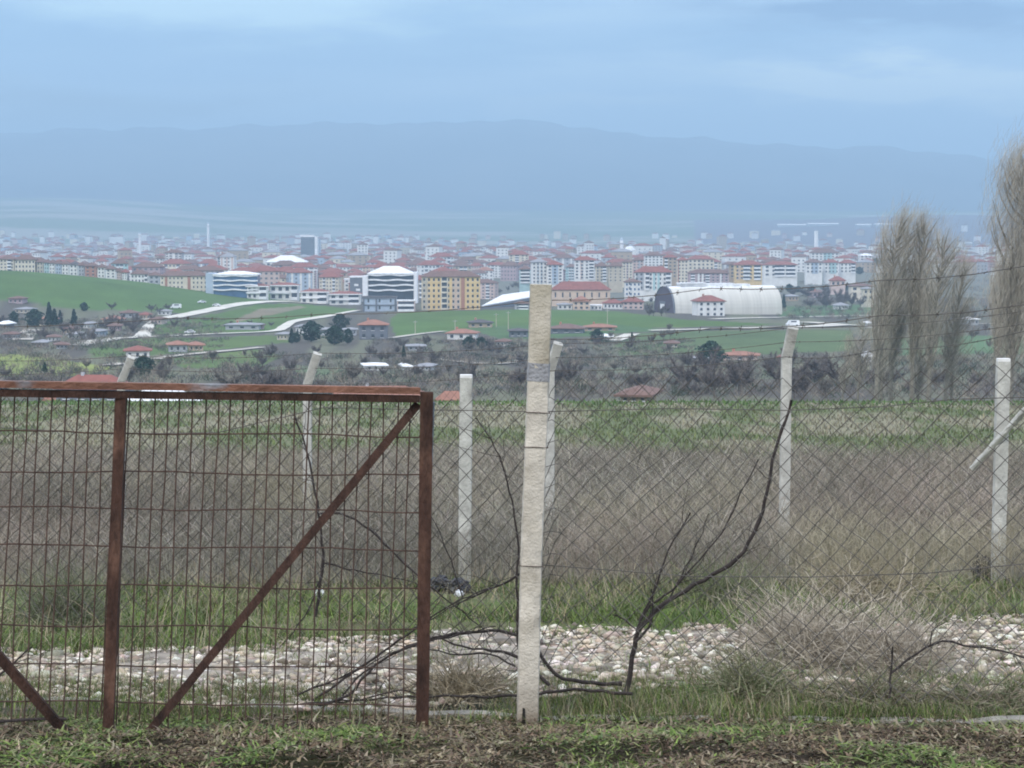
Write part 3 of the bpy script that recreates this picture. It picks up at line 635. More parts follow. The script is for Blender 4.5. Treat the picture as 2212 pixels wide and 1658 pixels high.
# a low concrete kerb footing along the near fence line
mb = MB(); pts = [(-330, 13.1), (400, 12.75), (900, 12.25), (1140, 12.1), (1500, 12.05), (1900, 11.95), (2500, 11.75)]
for (p0, d0), (p1, d1) in zip(pts, pts[1:]):
    n = 10
    for i in range(n):
        def q(t): px = p0+(p1-p0)*t; dd = d0+(d1-d0)*t; xx = (px-CX)/F*dd*1.03; return xx, dd
        (xa, ya), (xb, yb) = q(i/n), q((i+1)/n); w = .05; h = .008+.045*noise.noise(Vector((xa*2, 0, 1))); h2 = .008+.045*noise.noise(Vector((xb*2, 0, 1)))
        za, zb = z1(xa, ya), z1(xb, yb)
        mb.face([(xa, ya-w, za-.05), (xb, yb-w, zb-.05), (xb, yb-w, zb+h2), (xa, ya-w, za+h)]); mb.face([(xa, ya-w, za+h), (xb, yb-w, zb+h2), (xb, yb+w, zb+h2), (xa, ya+w, za+h)])
kb = mb.build('concrete_footing', mat('footing', (.26, .24, .20), .95, .35, 6, .8, 40)); tag(kb, 'low broken concrete footing running along the near fence line', 'footing')
# dead bushes
def bush(px, row, D, w, h, n, label, cols, seed):
    r2 = np.random.default_rng(seed); base = on(P(px, row, D).x, D); K = 6
    az = r2.uniform(0, 6.28, n); el = np.arccos(r2.uniform(.05, .95, n)); ln = r2.uniform(.45, 1.05, n)
    st_ = np.stack([r2.normal(0, w*.13, n), r2.normal(0, w*.13, n), r2.uniform(0, h*.25, n)], -1)
    d0 = np.stack([np.cos(az)*np.sin(el)*w*.5, np.sin(az)*np.sin(el)*w*.4, np.cos(el)*h], -1)*ln[:, None]
    t = np.linspace(0, 1, K)[None, :, None]; C = st_[:, None]+d0[:, None]*t+r2.normal(0, .03*w, (n, K, 3))*t
    V, Fa, cc = ribbons(C, (r2.uniform(.0035, .0085, n)[:, None]*(1.1-.7*t[..., 0])), unit(r2.normal(0, 1, (n, 3))), np.array(cols)[r2.integers(0, len(cols), n)]*r2.uniform(.7, 1.2, (n, 1)))
    o = link('dry_bush', npmesh('dry_bush', V, Fa, VEG, cc), None, base); tag(o, label, 'bush', 'dead bushes along the fence'); return o
PALE = [(.42, .37, .29), (.30, .26, .2), (.54, .48, .38), (.34, .29, .22)]
bush(1790, 1400, 14.6, 1.5, .66, 1100, 'big pale dead bush spilling over the gravel below the black branch end', PALE, 1)
bush(1950, 1425, 14.2, 1.0, .5, 700, 'pale dead bush just right of the biggest bush on the gravel', PALE, 2)
bush(1700, 1380, 15.2, .9, .6, 700, 'pale dead bush at the left flank of the biggest bush', PALE, 11)
bush(1900, 1510, 12.6, .8, .26, 600, 'low brown tangle of stems in front of the two pale bushes', [(.2, .17, .12), (.28, .24, .17), (.14, .16, .08)], 3)
bush(2130, 1520, 12.5, .9, .2, 500, 'low brown tangle of stems at the right edge', [(.2, .17, .12), (.28, .24, .17), (.14, .16, .08)], 8)
bush(1620, 1490, 13.0, .7, .33, 700, 'low greenish tangle right of the black sapling foot', [(.2, .2, .11), (.28, .26, .17), (.12, .16, .07)], 4)
bush(1000, 1480, 12.9, .7, .3, 700, 'straw tangle between gate stile and tall post', [(.36, .3, .2), (.26, .22, .15)], 5)
bush(140, 1340, 17.5, 1.0, .6, 900, 'grey-green weed clump on the far verge at the left', [(.17, .19, .12), (.22, .21, .15), (.1, .12, .06)], 6)
bush(1560, 1290, 20, 1.1, .5, 800, 'grey-green weed clump behind the arching black sapling', [(.17, .19, .1), (.22, .21, .15), (.1, .13, .05)], 7)
bush(1880, 1270, 20.5, 1.5, .55, 900, 'yellowish dead bush at the edge of the weeds, right of centre', [(.33, .29, .19), (.26, .22, .15)], 9)
# ================================================================== VALLEY
def cm(name, col, **k): return mat(name, col, k.pop('rough', .9), k.pop('var', .12), k.pop('scale', .35), **k)
WALLS = dict(white=(.72, .71, .68), cream=(.66, .59, .47), yellow=(.68, .50, .25), beige=(.50, .44, .34), pink=(.58, .45, .40), grey=(.40, .41, .43), mauve=(.42, .32, .33),
             brick=(.40, .20, .14), bluegrey=(.40, .47, .55), teal=(.40, .55, .55), peach=(.60, .46, .35), darkgrey=(.16, .17, .19), tan=(.42, .33, .24))
ROOFS = dict(red=(.24, .095, .075), brown=(.17, .105, .085), orange=(.30, .15, .105), white=(.78, .78, .77), grey=(.28, .28, .29), dark=(.10, .09, .09))
def wm(n): return cm('wall_'+n, WALLS[n])
def rm_(n): return cm('roof_'+n, ROOFS[n], var=.2, scale=.5)
GLASS = cm('window_glass', (.045, .055, .07), rough=.3, var=.3, spec=.5)
BLUEG = cm('blue_glass', (.06, .13, .24), rough=.25, var=.25, spec=.6)
TRIM = cm('white_trim', (.78, .78, .78))
_wmesh = {}
def winmesh(w, h, side, glass=GLASS):
    k = (round(w, 1), round(h, 1), side, glass.name)
    if k not in _wmesh:
        mb = MB(); w, h = k[0], k[1]
        if side == 0: mb.box(-w/2, w/2, -.06, .05, 0, h, 0); mb.box(-w/2-.12, w/2+.12, -.16, .05, -.14, -.01, 1)
        else: mb.box(-.06, .06, -w/2, w/2, 0, h, 0)
        _wmesh[k] = mb.mesh('window', [glass, TRIM])
    return _wmesh[k]
def winobj(parent, x, y, z, w, h, side=0, glass=GLASS):
    o = bpy.data.objects.new('window', winmesh(w, h, side, glass)); COL.objects.link(o); o.parent = parent; o.location = (x, y, z); return o
NWIN = [0]
def building(px0, px1, rt, rb, label, wall='white', roof='red', rh=12, floors=4, cols=5, depth=.6, yaw=0, D=None, balc=(), stripes=(), skip=(), group=None, flat=False,
             cat='apartment block', gable=False, name='apartment_block', glass=GLASS, wfrac=.45, sidewin=True):
    """front wall seen between photo columns px0..px1 and rows rt (eaves) .. rb (foot); rh = roof height in photo rows"""
    pc = (px0+px1)/2
    if D is None: D = G(pc, rb).y
    b = P(pc, rb, D); s = D/F; w = (px1-px0)*s; h = (rb-rt)*s; d = max(8, w*depth); base = Vector((b.x, D+d/2, b.z))
    o = empty(name, base, R(yaw)); tag(o, label, cat, group)
    low = min(z1(b.x+dx, D+dy) for dx in (-w/2, w/2) for dy in (0, d))-b.z
    mb = MB(); mb.box(-w/2, w/2, -d/2, d/2, min(0, low)-.6, h); wl = mb.build('wall', wm(wall), o)
    if flat:
        mb = MB(); mb.box(-w/2-.3, w/2+.3, -d/2-.3, d/2+.3, h, h+.5); mb.build('roof', rm_(roof), o)
    else:
        mb = MB(); mb.hip(w, d, h+.25, rh*s, .8, gable=gable); mb.build('roof', rm_(roof), o)
        if w > 9 and not gable:
            mb = MB(); mb.box(-w*.2-.4, -w*.2+.4, -.4, .4, h+.3, h+rh*s+.9); mb.build('chimney', wm('brick'), bpy.data.objects[o.children[1].name] if False else o.children[-1] if len(o.children) else o)
    fh = h/floors; cw = w/cols
    for (c0, c1, colr) in stripes:     # coloured upright panels, fractions of the width
        mb = MB(); mb.box(-w/2+c0*w, -w/2+c1*w, -d/2-.25, -d/2+.02, -.2, h-.1); mb.build('facade_panel', wm(colr), o)
    bal = []
    for (c0, c1) in balc:              # stacked balconies with a dark recess behind
        x0, x1 = -w/2+c0*w, -w/2+c1*w; bal.append((c0, c1))
        mb = MB(); mb.box(x0, x1, -d/2-.08, -d/2+.02, .2, h-.3); mb.build('balcony_recess', GLASS, o)
        for f in range(floors):
            mb = MB(); mb.box(x0-.1, x1+.1, -d/2-1.1, -d/2-.085, f*fh-.1+.05, f*fh+fh*.42); mb.build('balcony', TRIM, o)
    for f in range(floors):
        for c in range(cols):
            fr = (c+.5)/cols
            if any(a-.02 < fr < b_+.02 for a, b_ in bal) or c in skip: continue
            st_ = any(a < fr < b_ for a, b_, _ in stripes)
            winobj(o, -w/2+fr*w, -d/2-(.28 if st_ else 0), f*fh+fh*.28, cw*wfrac, fh*.48, 0, glass); NWIN[0] += 1
    if sidewin and abs(yaw) > 6:
        sx = (1 if yaw < 0 else -1)*w/2*-1
        for f in range(floors):
            for c in range(2): winobj(o, sx*1.0, -d/4+c*d/2, f*fh+fh*.3, 1.3, fh*.45, 1, glass)
    return o, w, h, d, s, fh
B = building
# --- the big yellow block
o, w, h, d, s, fh = B(910, 1036, 598, 669, 'six-storey yellow apartment block with brown hip roof, largest in the valley', 'yellow', 'brown', 12, 6, 12, .35, yaw=3,
  stripes=((.33, .45, 'cream'), (.52, .66, 'peach'), (.0, .1, 'beige')), skip=(4, 8), wfrac=.4)
for c0, c1, m_ in ((.345, .43, GLASS), (.675, .735, wm('brick'))):
    mb = MB(); mb.box(-w/2+c0*w, -w/2+c1*w, -d/2-.35, -d/2+.02, 0, h-.2); mb.build('stair_recess', m_, o)
for f in range(6):
    mb = MB(); mb.box(-w/2+.345*w, -w/2+.43*w, -d/2-1.0, -d/2-.36, f*fh+.1, f*fh+fh*.35); mb.build('balcony', wm('cream'), o)
# --- office with dark glass and white bands
def office(px0, px1, rt, rb, label, floors, glass, dome, tower=None, D=None, yaw=0):
    pc = (px0+px1)/2; D = D or G(pc, rb).y; b = P(pc, rb, D); s = D/F; w = (px1-px0)*s; h = (rb-rt)*s; d = w*.55
    o = empty('office_building', Vector((b.x, D+d/2, b.z)), R(yaw)); tag(o, label, 'office building')
    mb = MB(); mb.box(-w/2, w/2, -d/2, d/2, -3, h); mb.build('glass_body', glass, o); fh = h/floors
    for f in range(1, floors+1):
        mb = MB(); z0 = f*fh-fh*.28; n = 14
        for i in range(n):
            xa, xb = -w/2-.4+(w+.8)*i/n, -w/2-.4+(w+.8)*(i+1)/n; wv = lambda t: fh*.09*math.sin(t*1.1+f*2.1)*(1 if dome else .2)
            za, zb = z0+wv(i*.8), z0+wv((i+1)*.8); e = d/2+1.3
            mb.face([(xa, -e, za), (xb, -e, zb), (xb, -e, zb+fh*.3), (xa, -e, za+fh*.3)]); mb.face([(xa, -e, za+fh*.3), (xb, -e, zb+fh*.3), (xb, -d/2+.02, zb+fh*.3), (xa, -d/2+.02, za+fh*.3)])
            mb.face([(xa, -d/2+.02, za), (xb, -d/2+.02, zb), (xb, -e, zb), (xa, -e, za)])
        mb.build('white_band', TRIM, o)
    mb = MB(); mb.box(-w/2-.7, w/2+.7, -d/2-1.5, d/2+1, h+.02, h+.6)
    k = len(mb.v); rh_ = dome*s; mb.v += [(-w/2-.5, -d/2-1.3, h+.61), (w/2+.5, -d/2-1.3, h+.61), (w/2+.5, d/2, h+.61), (-w/2-.5, d/2, h+.61), (-w*.18, -d*.1, h+.61+rh_), (w*.16, -d*.1, h+.61+rh_), (w*.16, d*.2, h+.61+rh_), (-w*.18, d*.2, h+.61+rh_)]
    for f in ((0, 1, 5, 4), (1, 2, 6, 5), (2, 3, 7, 6), (3, 0, 4, 7), (4, 5, 6, 7)): mb.f.append(tuple(k+i for i in f)); mb.m.append(0)
    mb.build('roof', rm_('white'), o)
    return o, w, h, d, s, fh
o, w, h, d, s, fh = office(796, 893, 592, 636, 'dark glass office with wavy white bands and white peaked roof, left of yellow block', 4, GLASS, 15, D=1290)
mb = MB(); mb.box(-w/2-3.4, -w/2-.2, -d/2-1.8, d/2, -4, h-1); mb.build('white_pier', TRIM, o)
mb = MB(); mb.box(w/2+.3, w/2+2.2, -d/2-2, d/2, -9, h+1.2); mb.build('white_pier', TRIM, o)
mb = MB(); mb.box(-w/2-10.8, -w/2-3.45, -d/2-.6, d/2, -4, h-2); wg = mb.build('side_wing', wm('darkgrey'), o)
mb = MB(); mb.box(-w/2-11, -w/2-3.42, -d/2-.9, d/2, h-1.95, h-1.2); mb.build('wing_cap', TRIM, wg)
for i, (xx, zz) in enumerate(((-7, 6), (-6, 3.2), (-8.6, .6))):
    mb = MB(); mb.box(-w/2+xx-1.2, -w/2+xx+1.2, -d/2-.75, -d/2-.62, zz-1, zz+.3); mb.build('white_panel', TRIM, wg)
o, w, h, d, s, fh = office(462, 556, 594, 634, 'blue glass office with white bands at the end of the green hill', 4, BLUEG, 6, D=1270)
mb = MB(); mb.box(-w/2-4.5, -w/2-.1, -d/2-1, d/2, -2, h+1.2); mb.build('side_wing', wm('bluegrey'), o)
# --- low grey hall with dark band in front of the office
o, w, h, d, s, fh = B(784, 856, 642, 672, 'low blue-grey hall with dark bands in front of the dark glass office', 'bluegrey', 'dark', 3, 2, 3, .5, flat=True, cat='hall', name='hall', wfrac=.15)
for f in range(2):
    mb = MB(); mb.box(-w/2-.3, w/2+.3, -d/2-.4, -d/2+.03, h-.8-f*h*.5, h-.05-f*h*.5); mb.build('dark_band', wm('darkgrey'), o)
for fx in (-.5, -.12, .45):
    mb = MB(); mb.box(fx*w, fx*w+.8, -d/2-.5, -d/2+.03, -1, h-.81); mb.build('pillar', wm('darkgrey'), o)
B(858, 896, 650, 672, 'low pale-pink annex between grey hall and yellow block', 'pink', 'white', 3, 2, 2, .6, flat=True, cat='hall', name='hall', balc=((.05, .95),))
# --- white villas
for i, (a, b_, c, d_, lab) in enumerate(((534, 577, 618, 646, 'white villa with low red roof, leftmost of the villa row'), (583, 643, 616, 648, 'wide white villa with grey band, second of the villa row'),
        (650, 708, 630, 655, 'white flat-roofed villa with dark corner windows, third of the villa row'), (712, 778, 635, 658, 'white flat-roofed villa beside the grey hall, last of the villa row'))):
    o, w, h, d, s, fh = B(a, b_, c, d_, lab, 'white', 'red', 5, 2, 4, .6, group='white villas in a row', cat='villa', name='villa', balc=((.62, .95),) if i != 1 else ((.78, .98),), wfrac=.5)
    mb = MB(); mb.box(-w/2-.9, w/2+.9, -d/2-1.6, -d/2+.02, h-.35, h+.2); mb.build('white_cornice', TRIM, o)
    mb = MB(); mb.box(-w/2-.4, w*.2, -d/2-1.4, -d/2-.02, h*.45, h*.55); mb.build('terrace_slab', TRIM, o)
# --- left row on the hill
DH = 1420
B(0, 30, 560, 588, 'cream block with dark doorway, first from left behind the hill', 'cream', 'brown', 9, 4, 4, .8, D=DH, balc=((.55, .8),))
B(32, 76, 561, 590, 'wide cream house with brown roof and white terrace behind the hill crest', 'cream', 'brown', 10, 3, 6, .6, D=DH)
for a, b_, wc, rc, t in ((80, 93, 'beige', 'brown', 'narrow beige block with brown roof'), (96, 106, 'teal', 'brown', 'narrow pale-green block, next to the wide cream house'), (107, 118, 'white', 'brown', 'narrow white block with pink tint, hill crest middle'),
                   (121, 132, 'bluegrey', 'brown', 'narrow blue-grey block on the hill crest'), (134, 148, 'white', 'brown', 'white gable-ended block on the hill crest'), (151, 167, 'white', 'dark', 'white block with grey window column on the hill crest'),
                   (170, 182, 'grey', 'brown', 'small grey block left of the brick house'), (184, 207, 'brick', 'brown', 'brick-red house with round window on the hill crest'),
                   (211, 226, 'white', 'brown', 'bright white house just right of the brick-red house'), (229, 249, 'white', 'brown', 'bright white low house, second right of the brick-red house'),
                   (252, 262, 'pink', 'brown', 'pinkish narrow block behind the hill slope'), (264, 274, 'white', 'red', 'white narrow block behind the hill slope')):
    B(a, b_, 566+(a-80)*.08+max(0, a-200)*.12, 590+(a-80)*.07, t, wc, rc, 7, 3, 2, .9, D=DH-(a-80)*.5, wfrac=.4)
B(283, 320, 592, 620, 'white block with two rows of dark windows behind the hill slope', 'white', 'brown', 9, 3, 5, .6, D=1330, balc=((.8, .95),))
B(322, 344, 595, 622, 'plain grey block left of the long cream school', 'grey', 'brown', 8, 3, 2, .8, D=1320)
o, w, h, d, s, fh = B(346, 447, 596, 634, 'long cream school with brown-red recesses above the green hill', 'cream', 'brown', 10, 4, 12, .35, D=1290, yaw=3, skip=(1, 6), wfrac=.35)
for c0, c1 in ((.10, .15), (.58, .64)):
    mb = MB(); mb.box(-w/2+c0*w, -w/2+c1*w, -d/2-.3, -d/2+.02, -1, h-.2); mb.build('dark_recess', wm('brick'), o)
mb = MB(); mb.box(-w/2+.15*w, -w/2+.58*w, -d/2-.35, -d/2+.02, -1, h*.18); mb.build('red_plinth', wm('pink'), o)
B(357, 394, 546, 592, 'tall grey-white tower block with brown roof above the school', 'grey', 'brown', 7, 9, 4, .7, D=1750, stripes=((.05, .25, 'white'), (.42, .6, 'white'), (.78, .9, 'white')), balc=((.28, .38),))
B(338, 352, 558, 592, 'slim white block joined left of the grey-white tower', 'white', 'brown', 4, 6, 2, .8, D=1760)
B(470, 500, 556, 590, 'grey block with white bays above the blue glass office', 'grey', 'brown', 10, 6, 4, .7, D=1800, stripes=((.3, .5, 'white'), (.7, .92, 'white')))
# --- middle distance landmarks
o, w, h, d, s, fh = B(574, 660, 566, 584, 'wide white hall with broad white gable roof above the villas', 'white', 'white', 14, 2, 7, .7, D=2050, cat='hall', name='hall', gable=False)
o, w, h, d, s, fh = B(650, 680, 512, 566, 'dark grey high-rise tower with white top, tallest in the town', 'darkgrey', 'white', 4, 14, 5, .8, D=2900, flat=True, cat='tower block', name='tower_block', wfrac=.6)
mb = MB(); mb.box(w/2, w/2+3.5, -d/2, d/2, -2, h+1); mb.build('white_fin', TRIM, o)
mb = MB(); mb.box(-w/2-1, w/2-1, -d/2-.6, d/2, h, h+3); mb.build('white_crown', TRIM, o)
mb = MB(); mb.box(-w/2-5, w/2+5, -d/2-6, -d/2-.1, -3, h*.28); mb.build('podium', wm('grey'), o)
B(683, 692, 515, 545, 'slim blue-grey tower just right of the dark high-rise', 'bluegrey', 'grey', 2, 10, 2, .9, D=3000, flat=True, cat='tower block', name='tower_block')
B(662, 684, 584, 622, 'narrow white block with brown stripes behind the villas', 'white', 'white', 5, 7, 3, .8, D=1560, stripes=((.45, .6, 'mauve'), (.8, 1, 'mauve')), flat=True)
B(684, 694, 592, 622, 'slim grey-brown block attached right of the narrow striped block', 'mauve', 'brown', 4, 6, 2, .9, D=1570)
# --- right-hand quarter
B(1122, 1147, 582, 611, 'teal-grey block with dark balconies left of the white twin block', 'teal', 'brown', 9, 4, 2, .9, D=1500, balc=((.1, .9),))
o, w, h, d, s, fh = B(1148, 1180, 566, 612, 'white-blue block with window column, left half of the twin', 'white', 'grey', 7, 6, 4, .8, D=1480, yaw=8, stripes=((.35, .42, 'bluegrey'), (.6, .66, 'bluegrey')))
B(1182, 1216, 572, 613, 'white block with grey centre bay, right half of the twin', 'white', 'red', 7, 6, 3, .8, D=1475, stripes=((.3, .7, 'bluegrey'),))
B(1100, 1142, 550, 570, 'cream block with dark red hip roof left of the concrete post top', 'cream', 'red', 8, 4, 5, .6, D=2000, balc=((.3, .5),))
B(1241, 1284, 562, 603, 'white block with one column of dark balconies', 'white', 'red', 8, 6, 4, .6, D=1620, balc=((.74, .96),), stripes=((.3, .38, 'pink'),))
B(1287, 1312, 575, 608, 'left half of the beige block below the brown pointed roof', 'beige', 'brown', 9, 5, 3, .9, D=1590, balc=((.6, .9),))
B(1314, 1345, 575, 609, 'right half of the beige block below the brown pointed roof', 'beige', 'brown', 9, 5, 3, .9, D=1590, wfrac=.25)
B(1345, 1366, 566, 602, 'cream block with grey stripe right of the beige pair', 'cream', 'brown', 7, 6, 3, .9, D=1680, stripes=((.4, .55, 'mauve'),))
B(1367, 1390, 562, 600, 'pinkish block with grey stripe, second right of the beige pair', 'pink', 'brown', 7, 6, 3, .9, D=1700, stripes=((.55, .7, 'grey'),))
o, w, h, d, s, fh = B(1372, 1452, 588, 626, 'wide white and grey block with long red roof above the arched hangar', 'white', 'red', 12, 4, 8, .5, D=1420, yaw=-4, balc=((.3, .4), (.85, .97)), stripes=((.05, .25, 'grey'), (.5, .56, 'teal'), (.62, .68, 'teal')))
o, w, h, d, s, fh = B(1350, 1384, 609, 640, 'small white house with blue windows left of the hangar', 'white', 'brown', 6, 3, 4, .8, D=1300, glass=BLUEG, balc=((.25, .32),), cat='house', name='house')
B(1392, 1432, 552, 575, 'white block with grey window slots and brown roof', 'white', 'brown', 8, 4, 5, .6, D=1950)
B(1434, 1462, 556, 600, 'tan block with white balconies beside the cream tower wall', 'tan', 'red', 6, 6, 3, .8, D=1700, balc=((.05, .3),))
B(1464, 1486, 562, 612, 'tall cream block with red-brown edge, mid right quarter', 'cream', 'red', 7, 7, 3, .9, D=1650, stripes=((0, .1, 'brick'),))
B(1487, 1542, 560, 590, 'pale yellow long block under a red roof, behind the mauve block', 'cream', 'red', 8, 4, 6, .5, D=1850)
o, w, h, d, s, fh = B(1488, 1574, 590, 614, 'mauve-grey long block with white bays above the hangar', 'mauve', 'brown', 8, 4, 9, .4, D=1560, balc=((.05, .15), (.42, .52)), stripes=((.22, .27, 'white'), (.32, .37, 'white'), (.78, .82, 'white')))
o, w, h, d, s, fh = B(1588, 1646, 572, 604, 'orange-yellow block with red hip roof above the dark pines', 'yellow', 'red', 9, 4, 6, .6, D=1700, balc=((.3, .55), (.7, .95)), stripes=((.08, .2, 'peach'),))
B(1650, 1722, 572, 597, 'white block with three long dark balcony bands', 'white', 'red', 7, 3, 5, .5, D=1780, balc=((.32, .62), (.66, .94)))
B(1741, 1776, 567, 590, 'white block with bluish bay, third right of the orange-yellow block', 'white', 'brown', 7, 3, 4, .7, D=1830, stripes=((.35, .75, 'bluegrey'),))
B(1781, 1811, 567, 590, 'white block with teal bay left of the bare poplars', 'white', 'red', 7, 3, 4, .7, D=1840, stripes=((.35, .85, 'teal'),))
B(1815, 1848, 568, 589, 'white block with dark end balconies left of the bare poplars', 'white', 'red', 7, 3, 4, .7, D=1850, balc=((.72, .98),))
B(1752, 1812, 546, 562, 'long white and pale-green block with brown roof below the chimney', 'white', 'brown', 9, 3, 7, .5, D=2250, stripes=((.45, .75, 'teal'),))
B(1858, 1884, 552, 562, 'squat white building with domed top on the skyline', 'white', 'white', 5, 2, 3, .8, D=2300)
B(1576, 1588, 572, 600, 'narrow tan block left of the orange-yellow block', 'tan', 'brown', 6, 4, 1, .9, D=1720)
# long red hall and houses round it
o, w, h, d, s, fh = B(1192, 1318, 626, 648, 'long low hall with big red roof right of the tall post', 'peach', 'red', 17, 1, 8, .35, D=1270, cat='hall', name='hall', wfrac=.2)
o, w, h, d, s, fh = B(1238, 1274, 651, 669, 'small peach house with orange-brown roof below the long hall', 'peach', 'orange', 11, 2, 3, .7, cat='house', name='house')
B(1276, 1300, 660, 669, 'low white shed right of the small peach house', 'white', 'white', 2, 1, 3, .6, flat=True, cat='shed', name='shed')
B(1205, 1236, 658, 668, 'low white shed left of the small peach house', 'white', 'grey', 3, 1, 3, .6, cat='shed', name='shed')
B(1304, 1345, 655, 667, 'low white house with red roof below the long hall end', 'white', 'red', 8, 1, 5, .6, cat='house', name='house')
B(1346, 1390, 652, 668, 'pinkish low house with red roof left of the hangar', 'pink', 'red', 9, 2, 4, .6, cat='house', name='house')
B(1112, 1142, 656, 668, 'grey-pink two-storey house just left of the tall post', 'grey', 'brown', 6, 2, 2, .7, cat='house', name='house', balc=((.3, .95),))
B(1838, 1888, 618, 640, 'cream villa seen through the left edge of the poplars', 'cream', 'brown', 5, 2, 3, .7, D=1350, cat='villa', name='villa')
B(1865, 1886, 624, 648, 'pale cream farmhouse at the left foot of the poplars', 'cream', 'grey', 4, 2, 2, .8, D=1250, cat='house', name='house')
B(1795, 1826, 606, 618, 'red-roofed house on the dark slope', 'pink', 'red', 9, 1, 3, .7, D=1500, cat='house', name='house')
# --- white corrugated shed roof left of the post
def slab_hall():
    a, b_ = G(1042, 668), G(1146, 640); base = Vector(((a.x+b_.x)/2, 1200, z1((a.x+b_.x)/2, 1200)))
    o = empty('warehouse', base, R(0)); tag(o, 'long warehouse with sloping white sheet roof left of the tall post', 'warehouse')
    q = lambda px, r, D: rel(P(px, r, D), base)
    mb = MB(); A, Bq, C_, Dq = q(1040, 660, 1180), q(1150, 640, 1260), q(1150, 627, 1300), q(1085, 636, 1290); mb.face([A, Bq, C_, Dq]); mb.face([p-Vector((0, 0, .5)) for p in (A, Dq, C_, Bq)]); mb.face([A, A-Vector((0, 0, .5)), Bq-Vector((0, 0, .5)), Bq]); mb.build('roof', rm_('white'), o)
    mb = MB(); lo = lambda p: Vector((p.x, p.y, z1(p.x+base.x, p.y+base.y)-base.z-1)); k = [p-Vector((0, 0, .55)) for p in (A, Bq, C_, Dq)]
    for i in range(4): p, r_ = k[i], k[(i+1) % 4]; mb.face([p, lo(p), lo(r_), r_])
    mb.build('wall', wm('darkgrey'), o)
slab_hall()
# --- arched hangar
def hangar():
    D0 = 1130; c = P(1437, 680, D0); s = D0/F; Rr = 12.2; Hh = 13.2; Ln = 61; yaw = R(20); base = Vector((c.x, c.y+6, z1(c.x, c.y+6)+.3))
    o = empty('arched_hangar', base, yaw); tag(o, 'long arched hangar with pale vault and dark purple end wall', 'hangar')
    prof = [(Rr*math.cos(a), Hh*max(0, math.sin(a))**.85) for a in np.linspace(0, math.pi, 25)]
    mb = MB(); n = 20
    # axis along local x
    for j in range(n):
        for i in range(24):
            if 9 <= i <= 14 : continue
            (y0, z0), (y1_, z1_) = prof[i], prof[i+1]; xa, xb = Ln*j/n, Ln*(j+1)/n; y0, y1_ = -y0, -y1_
            mb.face([(xa, y0, z0), (xa, y1_, z1_), (xb, y1_, z1_), (xb, y0, z0)])
    for (y0, z0), (y1_, z1_) in zip(prof, prof[1:]): mb.face([(Ln, -y0, z0), (Ln, -y1_, z1_), (Ln, -y1_, 0), (Ln, -y0, 0)])
    mb.box(0, Ln, -Rr, -Rr+.3, -3, .1); mb.box(0, Ln, Rr-.3, Rr, -3, .1)
    mb.build('vault', cm('vault_sheet', (.60, .57, .50), var=.1, scale=.2, bump=.6, bscale=2., stretch=(3, .1, .1)), o)
    mb = MB()
    for j in range(n):
        for i in range(9, 15):
            (y0, z0), (y1_, z1_) = prof[i], prof[i+1]; xa, xb = Ln*j/n, Ln*(j+1)/n
            mb.face([(xa, -y0, z0), (xa, -y1_, z1_), (xb, -y1_, z1_), (xb, -y0, z0)])
    for a_, b2, hh in ((8, 38, 1.9), (38, 47, 1.3), (8, 22, 2.5)): mb.box(a_, b2, -3.2, 3.2, Hh-.4, Hh+hh*.75)
    mb.build('ridge_cover', rm_('white'), o)
    mb = MB(); k = [(0-.1, -y, z) for y, z in prof]; mb.face(k); mb.box(-.15, .3, -Rr, Rr, -3, .05); en = mb.build('end_wall', cm('end_purple', (.085, .065, .085), var=.15), o)
    mb = MB(); mb.box(-.35, -.12, -.2, 4.6, 0, 4.2); mb.build('door', rm_('white'), en)
    mb = MB(); mb.box(-.35, -.12, -1.2, 5.6, 4.25, 5.6); mb.build('lintel', wm('darkgrey'), en)
    mb = MB()
    for (y0, z0), (y1_, z1_) in zip(prof, prof[1:]): mb.face([(-.5, -y0*1.02, z0*1.02), (-.5, -y1_*1.02, z1_*1.02), (.5, -y1_*1.02, z1_*1.02), (.5, -y0*1.02, z0*1.02)])
    mb.build('arch_trim', wm('darkgrey'), o)
hangar()
o, w, h, d, s, fh = B(1502, 1562, 651, 684, 'white three-storey house with red hip roof in front of the hangar', 'white', 'red', 12, 3, 4, .75, D=1075, yaw=12, cat='house', name='house', wfrac=.35)
